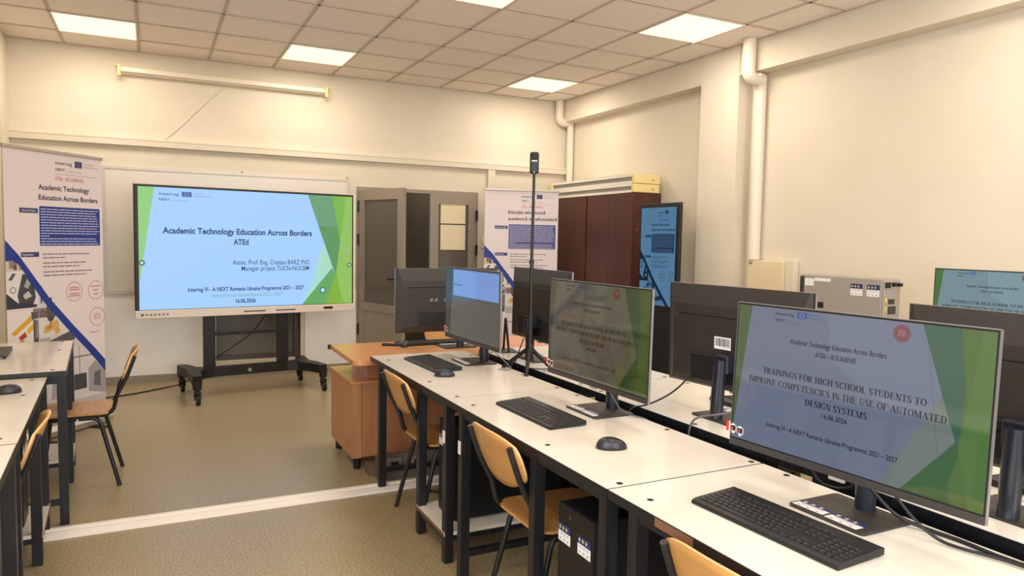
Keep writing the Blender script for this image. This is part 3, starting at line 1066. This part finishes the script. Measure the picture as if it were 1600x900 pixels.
M().prism([(4.09, 0), (4.19, 0), (4.17, .14), (4.13, .14)], 1.20, 1.80, 'x').box(1.17, 4.2, 0, 1.80, 4.3, .06).obj('housing', mat('duct brown', (110, 96, 84), .6), t)
for x in (1.25, 1.40, 1.55):
    s = M().box(x, 4.094, .05, x+.09, 4.112, .125, 0, .004).obj('socket', SOCK, t)
    M().box(x+.02, 4.088, .065, x+.07, 4.095, .105, 0, .003).obj('plug', BLKP, s)
tag(M().tube(smooth([(1.45, 4.08, .06), (1.40, 4.0, .02), (1.36, 3.85, .008), (1.5, 3.7, .008), (1.7, 3.72, .03), (1.72, 3.8, .2)]), .006, 0, 7).obj('power_cable', BLKP), 'black cable looping over the floor under the far white table', 'cable')
m = M()
m.prism([(3.892, 0), (3.896, .010), (3.93, .020), (3.945, .021), (3.95, .012), (3.965, .012), (3.972, .024), (3.99, .024), (3.997, .013), (4.005, .016), (4.025, .014), (4.034, .006), (4.038, 0)], -.485, 1.74, 'x')
tag(m.obj('cable_cover', STRIP), 'long white ridged cable cover lying across the floor between the table rows', 'cable cover')

# ================================================================== chairs
def make_chair(label, loc, rotz, group=None):
    t = thing('school_chair', label, 'chair', loc, rotz, group)
    # seat: bent plywood, local user facing +y, rear edge on y=0
    pl = rrect(-.185, .0, .185, .385, .07, 5)
    m = M().prism(pl, .418, .4285, 'z')
    m.obj('seat', WOOD, t)
    # backrest: curved plywood shell
    m = M()
    nx, nz = 14, 8
    W2 = .20
    for side in (0, 1):
        vs, fs = [], []
        for j in range(nz+1):
            v = j/nz
            for i in range(nx+1):
                u = -1+2*i/nx
                # rounded outline
                zt = .775-.03*abs(u)**3.2
                zb = .565+.055*abs(u)**2.6
                z = zb+(zt-zb)*v
                k = 1-.12*(abs(v-.5)*2)**3
                x = u*W2*k
                y = -.037-(z-.56)*.36-.025*(1-u*u)+(.0 if side == 0 else .009)
                vs.append((x, y, z))
        for j in range(nz):
            for i in range(nx):
                q = j*(nx+1)+i
                f_ = (q, q+1, q+nx+2, q+nx+1)
                fs.append(f_ if side == 0 else f_[::-1])
        m.add(vs, fs, 0, True)
    n1 = (nx+1)*(nz+1)
    ring = [i for i in range(nx+1)]+[j*(nx+1)+nx for j in range(1, nz+1)]+[nz*(nx+1)+i for i in range(nx-1, -1, -1)]+[j*(nx+1) for j in range(nz-1, 0, -1)]
    for a_, b_ in zip(ring, ring[1:]+ring[:1]):
        m.f.append((b_, a_, a_+n1, b_+n1))
        m.m.append(1)
        m.sm.append(False)
    m.obj('backrest', [WOOD, WOODE], t)
    for s in (-1, 1):
        x = s*.155
        pts = [(x, .30, .408), (x, .05, .408)]+[(x, .05-.06*math.sin(R(q)), .468-.06*math.cos(R(q))) for q in (20, 45, 65, 80)]
        pts += [(x*1.05, -.022, .52), (x*1.08, -.072, .62), (x*1.08, -.116, .742)]
        M().tube(pts, .0115, 0, 10).obj('back_frame', BLK, t)
        M().tube([(x, .17, .396), (x, .10, .396), (x, .075, .385), (x*1.02, .06, .36), (x*1.2, -.03, .0)], .0115, 0, 10).obj('leg', BLK, t)
        M().tube([(x, .18, .396), (x, .30, .396), (x, .325, .385), (x*1.02, .335, .36), (x*1.15, .385, .0)], .0115, 0, 10).obj('leg', BLK, t)
    M().tube([(-.155, .30, .405), (.155, .30, .405)], .01, 0, 8).tube([(-.155, .09, .405), (.155, .09, .405)], .01, 0, 8).obj('cross_bar', BLK, t)
    return t


CG = 'plywood school chairs at the tables'
ch = make_chair('plywood chair tucked under the far white table, in front of the orange desk', (1.198, 3.475, 0), R(-90), CG)
dup(ch, (1.198, 2.312, 0), R(-90), 'plywood chair tucked under the middle white table, beside the black tower computer', CG)
dup(ch, (1.198, 1.15, 0), R(-90), 'plywood chair at the bottom edge of the photo, below the big keyboard', CG)
dup(ch, (-.205, 4.80, 0), R(89.5), 'plywood chair standing free beside the far left table, its back to the big display', CG)
dup(ch, (-.478, 3.10, 0), R(92.3), 'plywood chair tucked under the left edge table, seen almost edge on', CG)
dup(ch, (2.16, 5.36, 0), R(180), 'plywood chair behind the orange teacher desk, only a bit of its back showing', CG)


# ================================================================== computer towers
def eu_label(wd, ht):
    a = Art(wd, ht, (236, 234, 236), print_look)
    a.poly(rect(0, .58, 1, 1), (46, 56, 110))
    for u in (.14, .40, .66):
        a.poly([(u+.09*(1 if k % 2 == 0 else .42)*math.cos(R(90+36*k)), .78+.15*(1 if k % 2 == 0 else .42)*math.sin(R(90+36*k))) for k in range(10)], (230, 214, 130), 0)
    a.layer += 1
    for v_ in (.40, .47):
        a.poly(rect(.14, v_, .86, v_+.025), (150, 152, 180), 0)
    for u in (.12, .42, .72):
        a.poly(rect(u, .12, u+.10, .2), (110, 114, 140), 0)
    return a


def tower(label, loc, rotz, wd=.19, dp=.40, h=.44, labels=True, group=None):
    t = thing('tower_computer', label, 'computer', loc, rotz, group)
    b = M().box(-wd/2, .004, .008, wd/2, dp, h, 0, .004).obj('case', BLKP, t)
    M().box(-wd/2, -.004, .008, wd/2, .006, h, 0, .005).obj('front_panel', BLKP, t)
    M().cyl((-.03, -.006, h-.03), (-.03, -.003, h-.03), .009, None, 0, 14).obj('power_button', DARKG, t)
    f = M()
    for x in (-wd/2+.02, wd/2-.02):
        for y in (.03, dp-.03):
            f.cyl((x, y, 0), (x, y, .01), .012, None, 0, 10)
    f.obj('foot', RUB, t)
    if labels:
        a = eu_label(.075, .06)
        a.obj('label_sticker', t, (-wd/2+.006, -.0055, h-.125))
        a = eu_label(.075, .06)
        a.obj('label_sticker', t, (wd/2-.085, -.0055, h-.125))
    return t


tower('black tower computer with two flag stickers, in the bay of the middle white table', (1.20, 1.895, .1415), R(-90), .21, .42, .45, True, 'tower computers under the tables')
tower('black tower computer in the bay of the far white table', (1.235, 3.10, .1415), R(-90), .19, .40, .45, True, 'tower computers under the tables')
tower('black tower computer under the left edge table', (-.52, 3.79, .1415), R(92.3), .19, .38, .44, True, 'tower computers under the tables')

# grey server on the right wall table
t = thing('server_tower', 'grey server tower standing on the table by the right wall', 'computer', (4.05, 3.565, .75))
SLN, SHh, SWd = .628, .50, .165
cs = M().box(0, -SLN, .012, SWd, 0, SHh, 0, .006).obj('case', GREYM, t)
M().box(-.001, -.30+.1, .28, .0, -.30+.18, .32).obj('handle_recess', BLKP, cs)
M().box(-.004, -.035, .02, .01, .002, SHh-.01, 0, .006).obj('rear_trim', DARKG, cs)
fm = M().box(.004, -SLN-.012, .02, SWd-.004, -SLN+.001, SHh-.01, 0, .004).obj('front_frame', mat('server front', (168, 160, 152), .4, metal=.4), cs)
g = M()
for k in range(9):
    g.box(.045, -SLN-.016, .06+.022*k, SWd-.03, -SLN-.011, .072+.022*k)
g.box(.05, -SLN-.018, .28, SWd-.05, -SLN-.011, .33).box(.05, -SLN-.018, .345, .10, -SLN-.011, .375)
g.obj('drive_slot', DARKG, cs)
g = M().box(.012, -SLN-.02, .445, .055, -SLN-.011, .48, 0).box(.075, -SLN-.03, .455, .10, -SLN-.011, .478, 0).box(.125, -SLN-.035, .455, .15, -SLN-.011, .475, 0)
g.obj('plug', BLKP, cs)
g = M().box(.018, -SLN-.0145, .355, .032, -SLN-.011, .385, 0).box(.018, -SLN-.0145, .30, .032, -SLN-.011, .33, 0)
g.obj('yellow_tag', PALEY, cs)
for y in (-.405, -.525):
    a = eu_label(.088, .075)
    a.obj('label_sticker', cs, (-.0012, y+.0, .385), (0, 0, R(-90)))
g = M().box(-.0012, -.115, .425, -.0003, -.04, .475).box(-.0012, -.25, .46, -.0003, -.12, .482)
g.obj('paper_label', STICK, cs)
g = M()
for x in (.02, SWd-.02):
    for y in (-SLN+.05, -.05):
        g.cyl((x, y, 0), (x, y, .014), .014, None, 0, 10)
g.obj('foot', RUB, cs)

# ================================================================== monitors
SCW, SCH = .702, .396


def slide_art(k, mul, tint=(1, 1, 1)):
    L = screen_look(k, .06)

    def c(*q):
        return tuple(min(255, int(v*mul*k_)) for v, k_ in zip(q, tint))
    a = Art(SCW, SCH, c(100, 110, 130), L)
    a.poly([(.42, 1), (.78, 1), (.90, .40), (.6, .52), (.44, .70)], c(106, 118, 138))
    a.poly([(0, 1), (.067, 1), (0, .01)], c(66, 88, 58))
    a.poly([(.773, 1), (.90, 1), (.925, .66), (.911, .286), (.9, .36)], c(52, 92, 78))
    a.poly([(.897, 1), (1, 1), (1, 0), (.88, 0), (.88, .18), (.911, .286), (.922, .66)], c(72, 104, 58))
    a.poly([(.96, 1), (1, 1), (1, 0), (.955, 0), (.915, .3)], c(78, 112, 62))
    a.poly([(.66, .0), (.85, .60), (.902, .36), (.738, .0)], c(104, 116, 114))
    a.poly([(.735, 0), (.905, .36), (.914, .29), (.888, .1), (.90, 0)], c(52, 92, 58))
    a.poly([(.785, 1), (.855, .2), (.8565, .2), (.7865, 1)], c(84, 96, 112))
    dk, ink = c(28, 40, 84), c(10, 14, 28)
    logo_block(a, .186, .953, 1.02, dk, c(44, 78, 150), c(56, 84, 140))
    a.circle(.704, .93, .0215, c(116, 70, 80)).circle(.704, .93, .0185, c(140, 100, 108), .0176)
    people(a, .704, .934, .0150, c(176, 140, 150))
    a.text('Academic Technology Education Across Borders', .26, .658, .765, .034, ink, .01, .28)
    a.text('ATEd \u2013 ROUA00183', .376, .545, .700, .033, ink, .01, .28)
    a.serif('TRAININGS FOR HIGH SCHOOL STUDENTS TO', .143, .806, .525, .042, ink)
    a.serif('IMPROVE COMPETENCIES IN THE USE OF AUTOMATED', .074, .874, .448, .042, ink)
    a.serif('DESIGN SYSTEMS', .348, .603, .364, .042, ink)
    a.text('16.06.2026', .425, .527, .304, .032, ink, .01)
    a.text('Interreg VI - A NEXT Romania Ukraine Programme 2021 \u2013 2027', .177, .723, .150, .031, ink, .012)
    a.text('https://ro-ua.net/en/home-2021-2027', .287, .614, .095, .028, c(92, 112, 124), .0)
    return a


def make_monitor(label, loc, rotz, group, swivel=0., tilt=0., pan_y=-.1, raise_=0., screen=None, barcode=False, tags=True, logo=False, neck_dx=0.):
    t = thing('monitor', label, 'monitor', loc, rotz, group)
    b = M().rslab(-.115, -.16, .115, .03, 0, .007, .012).obj('base', DARKB, t, (neck_dx, 0, 0))
    for x, r_ in ((-.108, 2), (-.005, -1)):
        a = eu_label(.095, .05)
        a.obj('label_sticker', b, (x, -.152, .0078), (R(-90), 0, R(r_)))
    n = M()
    zt = .24+raise_
    n.tube([(0, .0, .006), (0, -.004, .1), (0, pan_y+.082, zt)], .026, 0, 18)
    n.box(-.036, pan_y+.035, zt-.055, .036, pan_y+.085, zt+.02, 0, .008)
    n.obj('neck', NECK, t, (neck_dx, 0, 0))
    z0 = .106+raise_
    PW, PH = .715, .4255
    # panel origin = bottom centre of the front face
    m = M().box(-PW/2+.002, 0, 0, PW/2-.002, .012, PH-.001, 0)
    m.prism([(.010, PH*.70), (.036, PH*.70), (.034, PH*.80), (.016, PH-.001), (.010, PH-.001)], -PW/2+.006, PW/2-.006, 'x')
    prof = [(.010, .0), (.028, .012), (.036, .04), (.038, PH*.69), (.036, PH*.70), (.010, PH*.70)]
    m.prism(prof, -PW/2+.006, PW/2-.006, 'x')
    m.v = [(x*(1-.13*max(0, y-.011)/.027), y, z) for x, y, z in m.v]      # the housing narrows towards its back
    p = m.obj('panel', DARKB, t, (0, pan_y, z0), (-tilt, 0, swivel))
    M().box(-PW/2+.08, .030, PH*.697, PW/2-.08, .0385, PH*.709).obj('groove', BLKM, p)
    r = M().box(-.20, .0425, .03, .20, .0455, .036).box(-.20, .0425, .135, .20, .0455, .141).box(-.20, .0425, .036, -.194, .0455, .135).box(.194, .0425, .036, .20, .0455, .135)
    r.box(-.194, .0425, .036, .194, .0435, .135, 1)
    r.box(-.10, .0435, .09, -.06, .055, .105, 1).box(.03, .0435, .09, .07, .055, .105, 1)
    r.obj('port_recess', [DARKB, BLKP], p)
    e = M().box(-PW/2, -.001, 0, -PW/2+.002, .009, PH).box(PW/2-.002, -.001, 0, PW/2, .009, PH).box(-PW/2, -.001, PH-.002, PW/2, .009, PH)
    e.obj('edge_strip', SILV, p)
    M().box(-PW/2+.003, -.004, 0, PW/2-.003, .001, .019, 0, .001).obj('lower_bezel', DARKG, p)
    M().box(-PW/2+.003, -.0008, .019, PW/2-.003, .0005, PH-.003).obj('bezel', BLKP, p)
    M().box(-.022, -.002, -.009, .022, .006, .0).obj('badge', GREYM, p)
    if screen is None:
        scr = slide_art(1.0, 1.0).obj('screen', p, (-SCW/2, -.0012, .0225))
    else:
        me = screen
        scr = bpy.data.objects.new('screen', me)
        COL.objects.link(scr)
        scr.parent = p
        scr.location = (-SCW/2, -.0012, .0225)
    if tags:
        tg = M().box(-PW/2-.013, -.0035, .036, -PW/2-.001, -.0025, .066, 0).box(-PW/2-.002, -.0045, .036, -PW/2+.001, -.0025, .066, 1)
        tg.obj('red_tag', [REDP, STICK], p)
        pc = M()
        for k, (x, z) in enumerate(((-PW/2+.004, .040), (-PW/2+.030, .037))):
            pc.box(x, -.0055, z, x+.022, -.0045, z+.018, 1).box(x+.0015, -.0062, z+.0015, x+.0205, -.0054, z+.0165, 0)
            pc.box(x+.004, -.0068, z+.004, x+.011, -.006, z+.011, 2).box(x+.006, -.0055, z-.006, x+.016, -.0045, z-.001, 1).box(x+.005, -.0055, z+.018, x+.015, -.0045, z+.022, 1)
        pc.obj('picture_sticker', [INK, STICK, REDP], p)
    if barcode:
        bc = M().box(-.012, .0445, .172, .072, .0452, .222, 1)
        x = -.006
        rnd = random.Random(5)
        while x < .064:
            wl = .0012+rnd.random()*.002
            bc.box(x, .0452, .184, x+wl, .0455, .216, 0)
            x += wl+.0012+rnd.random()*.0016
        bc.obj('barcode_sticker', [INK, STICK], p)
    if logo:
        lg = M()
        for k in range(4):
            x = .13-.033*k
            if k == 2:
                continue
            lg.prism([(x, .205), (x-.022, .205), (x-.026, .224), (x-.018, .230), (x-.004, .222)], .0442, .0450, 'y')
        lg.obj('logo', SILV, p)
    return t, scr


FM, RM = 'monitors of the front computer row', 'monitors of the rear computer row'
_, SCR = make_monitor('large monitor with a training slide, nearest and biggest, at the lower right', (1.69, 1.24, .75), R(-90), FM, R(4.1), R(2.1), -.118)
S = SCR.data
SMID = slide_art(1.0, .86, (.92, .80, .58)).obj('screen').data  # warm tint paints the wall's reflection into the emitted slide colours
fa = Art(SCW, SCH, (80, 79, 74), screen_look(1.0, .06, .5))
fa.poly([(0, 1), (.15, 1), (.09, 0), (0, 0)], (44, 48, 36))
fa.poly(rect(.15, .60, .985, .985), (112, 146, 204))  # mirrored blue of the big display, painted in as glowing screen colour
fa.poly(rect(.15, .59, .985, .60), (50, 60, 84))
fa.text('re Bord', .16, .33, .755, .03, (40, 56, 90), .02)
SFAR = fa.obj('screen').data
SWALL = slide_art(1.0, 1.22, (.96, 1.04, .92)).obj('screen').data
for o_ in [o_ for o_ in bpy.data.objects if o_.data in (SMID, SFAR, SWALL)]:
    bpy.data.objects.remove(o_)
make_monitor('monitor with a dim slide on the middle white table', (1.715, 2.452, .75), R(-90), FM, R(1.4), R(.8), -.10, 0, SMID)
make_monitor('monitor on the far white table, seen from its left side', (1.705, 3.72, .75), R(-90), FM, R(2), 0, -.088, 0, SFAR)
make_monitor('dark monitor back with a barcode sticker, left of the biggest screen', (2.005, 2.15, .75), R(90), RM, R(6), R(1.5), -.095, 0, S, True)
make_monitor('dark monitor back behind the tripod camera pole', (1.975, 3.68, .75), R(90), RM, R(-.9), R(-1), -.07, 0, S)
make_monitor('dark monitor back at the right edge, behind the biggest screen', (1.985, 1.045, .75), R(90), RM, 0, 0, -.09, 0, S)
make_monitor('monitor with a teal slide at the right edge, standing by the right wall', (4.26, 2.32, .75), R(-90), None, 0, 0, -.1, .05, SWALL)
make_monitor('monitor on the orange teacher desk, its dark back with a white logo to the room', (1.775, 4.43, .72), R(180), None, 0, 0, -.085, 0, S, False, False, True, -.075)


# ================================================================== keyboards and mice
def make_keyboard(label, loc, rotz, group):
    t = thing('keyboard', label, 'keyboard', loc, rotz, group)
    L2, D2 = .224, .082
    pr = [(-D2, .003), (-D2+.004, .0), (D2, .004), (D2, .020), (D2-.006, .022), (-D2+.018, .0145), (-D2+.004, .011)]
    m = M()
    # wedge profile along x with rounded ends
    n = 6
    ring = []
    for i in range(n+1):
        k = i/n
        ring.append((-L2+.006*(1-math.cos(k*PI/2)), 1))
    m.prism(pr, -L2, L2, 'x')
    m.obj('body', BLKP, t)
    k = M()
    def top(y):
        return .0145+(.0075)*(y+.064)/(.14)
    def key(x, y, wd, dp=.0165):
        z = top(y)
        s_ = .0013
        vs = []
        for dz, q in ((-.002, 0), (.0032, .0016)):
            for sx_, sy_ in ((0, 0), (1, 0), (1, 1), (0, 1)):
                xx = x+(wd-q if sx_ else q)
                yy = y+(dp-q if sy_ else q)
                vs.append((xx+(-s_ if sx_ else s_)*.5, yy+(-s_ if sy_ else s_)*.5, top(yy)+dz))
        k.add(vs, [(4, 5, 6, 7), (0, 1, 5, 4), (1, 2, 6, 5), (2, 3, 7, 6), (3, 0, 4, 7)])
        lx, ly = x+.004, y+dp*.55
        k.add([(lx, ly, top(ly)+.00345), (lx+.0028, ly, top(ly)+.00345), (lx+.0028, ly+.003, top(ly)+.0036), (lx, ly+.003, top(ly)+.0036)], [(0, 1, 2, 3)], 1)
    P_ = .019
    x0 = -.212
    rows = [(-.066, [1.25, 1.25, 1.25, 6.25, 1.25, 1.25, 1.25, 1.25]), (-.0485, [2.25]+[1]*10+[2.75]), (-.031, [1.75]+[1]*11+[2.25]), (-.0135, [1.5]+[1]*12+[1.5]), (.004, [1]*13+[2])]
    for y, ws in rows:
        x = x0
        for q in ws:
            key(x, y, q*P_)
            x += q*P_
    for blk in ((0, 1), (2, 6), (6.5, 10.5), (11, 15)):
        x = x0+blk[0]*P_
        while x < x0+blk[1]*P_-.001:
            key(x, .030, P_, .0135)
            x += P_
    xn = x0+15.25*P_
    for y in (.004, -.0135):
        for i in range(3):
            key(xn+i*P_, y, P_)
    for i in range(3):
        key(xn+i*P_, -.066, P_)
        key(xn+i*P_, .030, P_, .0135)
    key(xn+P_, -.0485, P_)
    xp = xn+3.25*P_
    for y in (.004, -.0135, -.031, -.0485, -.066):
        for i in range(4):
            if xp+(i+1)*P_ < L2-.001:
                key(xp+i*P_, y, P_)
    k.flat = True
    k.obj('keys', [mat('key plastic', (28, 28, 30), .5), mat('key legend', (120, 120, 122), .6)], t)
    return t


KG = 'black keyboards on the tables'
kb = make_keyboard('black keyboard in front of the biggest screen', (1.388, 1.252, .75), R(-90+2.5), KG)
dup(kb, (1.388, 2.495, .75), R(-90+1), 'black keyboard in front of the middle monitor with the dim slide', KG)
dup(kb, (1.385, 3.72, .75), R(-90+2), 'black keyboard on the far white table beside a mouse', KG)
dup(kb, (2.30, 1.02, .75), R(90), 'black keyboard on the rear row, glimpsed right of the biggest screen', KG)
dup(kb, (2.30, 2.2, .75), R(90), 'black keyboard behind the monitor back with the barcode sticker', KG)
dup(kb, (1.72, 4.678, .72), R(180), 'black keyboard on the orange teacher desk', KG)


def make_mouse(label, loc, rotz, group):
    t = thing('computer_mouse', label, 'mouse', loc, rotz, group)
    vs, fs = [], []
    nu, nv = 20, 9
    for j in range(nv+1):
        v = j/nv
        for i in range(nu):
            a_ = 2*PI*i/nu
            k_ = math.cos(v*PI/2)**.45
            x = .031*k_*math.cos(a_)*(1-.12*math.sin(a_))
            y = .053*k_*math.sin(a_)
            z = .036*math.sin(v*PI/2)**.8*(1-.25*(y/.053)**2)+.0015-.004*(y/.053)*v
            vs.append((x, y, z))
    for j in range(nv):
        for i in range(nu):
            fs.append((j*nu+i, j*nu+(i+1) % nu, (j+1)*nu+(i+1) % nu, (j+1)*nu+i))
    fs.append(tuple(range(nu))[::-1])
    m = M().add(vs, fs, 0, True)
    m.obj('body', mat('mouse plastic', (34, 36, 42), .35), t)
    M().cyl((-.003, .028, .0235), (.003, .028, .0235), .007, None, 0, 14).obj('scroll_wheel', RUB, t)
    return t


MG = 'black computer mice'
mo = make_mouse('black mouse on the middle white table, right of its keyboard', (1.39, 1.985, .75), R(-118), MG)
dup(mo, (1.330, 3.385, .75), R(-118), 'black mouse touching the keyboard of the far white table', MG)
dup(mo, (-.56, 3.70, .75), R(100), 'black mouse on the table at the left edge', MG)
dup(mo, (1.513, 4.60, .72), R(170), 'black mouse on the orange teacher desk beside the monitor', MG)

t = thing('presenter_pen', 'black presenter remote lying on the orange teacher desk', 'presenter remote', (1.435, 4.66, .721), R(-32))
M().box(-.055, -.012, 0, .055, .012, .016, 0, .004).obj('body', BLKP, t)
M().box(-.05, -.008, .0155, -.02, .008, .0175, 0, .001).obj('button', DARKG, t)
t = thing('laptop', 'closed dark grey laptop on the far left table, cut by the left edge', 'laptop', (-.688, 4.53, .775), R(3.2))
M().rslab(-.24, 0, 0, .34, 0, .012, .008).obj('base', BLKP, t)
ld = M().rslab(-.24, 0, 0, .34, .0125, .021, .008).obj('lid', DARKG, t)
M().box(-.03, -.001, .004, -.015, .001, .009).obj('port', SILV, t)

# ================================================================== tripod camera
t = thing('tripod_camera', 'slim black camera on a tall tripod pole, standing on the table tops', 'camera', (0, 0, 0))
cx, cyy = 1.803, 3.352
M().cyl((cx, cyy, .835), (cx+.002, cyy, .90), .0165, .0165, 0, 14).cyl((cx, cyy, .86), (cx+.001, cyy, 1.33), .0115, .010, 0, 14).cyl((cx, cyy, 1.33), (cx+.004, cyy, 1.80), .0085, .0075, 0, 14).cyl((cx, cyy, 1.325), (cx, cyy, 1.345), .0125, .0125, 0, 14).obj('pole', BLKP, t)
for fx, fy in ((1.722, 3.235), (1.722, 3.50), (1.935, 3.352)):
    M().tube([(cx+(fx-cx)*.08, cyy+(fy-cyy)*.08, .87), (fx, fy, .758)], .010, 0, 10, True, [.012, .009]).cyl((fx, fy, .7505), (fx, fy, .765), .012, .011, 0, 12).obj('leg', BLKP, t)
CAMR = math.atan2(cyy, cx)-PI/2
hd = M().box(-.024, -.015, 0, .024, .018, .113, 0, .010).obj('camera_body', BLKP, t, (cx+.004, cyy, 1.80), (0, 0, CAMR))
M().cyl((0, -.0145, .089), (0, -.021, .089), .0155, .0135, 0, 20).obj('lens', mat('lens glass', (18, 18, 22), .05), hd)
M().box(-.015, -.0165, .062, .015, -.0145, .068).obj('display_light', mat('lit display', (20, 20, 20), .3, emit=(230, 240, 250), es=1), hd)
M().cyl((0, -.0155, .006), (0, -.0165, .006), .004, None, 0, 10).obj('status_light', mat('status light', (20, 20, 20), .3, emit=(150, 220, 250), es=1), hd)

t = thing('easel_stand', 'small black folding stand on the rear row table, behind the far monitor', 'stand', (2.0, 4.05, .75), R(-12))
M().tube([(-.0, .04, .005), (.0, .0, .205)], .008, 0, 8).obj('strut', BLKP, t)
M().tube([(-.0, -.10, .005), (.0, -.0, .205)], .008, 0, 8).obj('strut', BLKP, t)
M().box(-.06, -.11, 0, .06, .05, .006, 0, .002).obj('foot', BLKP, t)

# ================================================================== cables on the tables
def cable(label, pts, r=.004, m_=None):
    tag(M().tube(smooth(pts), r, 0, 7).obj('cable', m_ or BLKP), label, 'cable')


cable('black cable from the monitor back with the barcode, hanging over the table gap', [(2.075, 2.33, .93), (2.04, 2.34, .90), (1.96, 2.36, .82), (1.87, 2.42, .76), (1.80, 2.44, .758), (1.78, 2.44, .70)])
cable('grey cable looping over the table gap beside the stand of the barcode monitor', [(2.06, 2.02, .83), (1.96, 2.05, .80), (1.86, 2.10, .79), (1.835, 2.11, .75), (1.832, 2.11, .68)], .0045, mat('grey cable', (90, 90, 92), .5))
cable('thick black cable lying behind the biggest screen on the nearest white table', [(1.60, 1.22, .90), (1.64, 1.20, .84), (1.68, 1.15, .77), (1.71, 1.08, .755), (1.72, 1.0, .755), (1.71, .92, .755), (1.72, .84, .755), (1.73, .70, .755)], .005)
cable('thin black cable hanging in front of the thick one behind the biggest screen', [(1.605, 1.12, .87), (1.64, 1.08, .80), (1.665, 1.03, .757), (1.67, .97, .757), (1.70, .90, .757), (1.71, .80, .757)], .004)
cable('short black cable hanging under the left half of the biggest screen', [(1.62, 1.37, .88), (1.64, 1.36, .80), (1.69, 1.33, .78), (1.70, 1.28, .80), (1.68, 1.25, .87)], .003)
cable('black cable from the far rear monitor to the table gap', [(2.0, 3.80, .86), (1.93, 3.72, .80), (1.86, 3.62, .76), (1.80, 3.56, .757), (1.79, 3.55, .70)], .004)
cable('thin cable drooping from the monitor back behind the tripod', [(2.0, 3.38, .86), (1.98, 3.34, .80), (1.93, 3.33, .757), (1.86, 3.36, .757), (1.81, 3.42, .757)], .003)
cable('grey cable hanging under the middle monitor with the dim slide', [(1.66, 2.45, .88), (1.68, 2.40, .82), (1.70, 2.36, .757), (1.735, 2.28, .757), (1.77, 2.26, .74), (1.78, 2.25, .66)], .003, mat('grey cable'))
cable('white cable on the back edge of the far white table, beside its monitor base', [(1.66, 3.60, .87), (1.70, 3.50, .81), (1.735, 3.42, .757), (1.70, 3.40, .756), (1.66, 3.44, .756)], .003, GREYP)
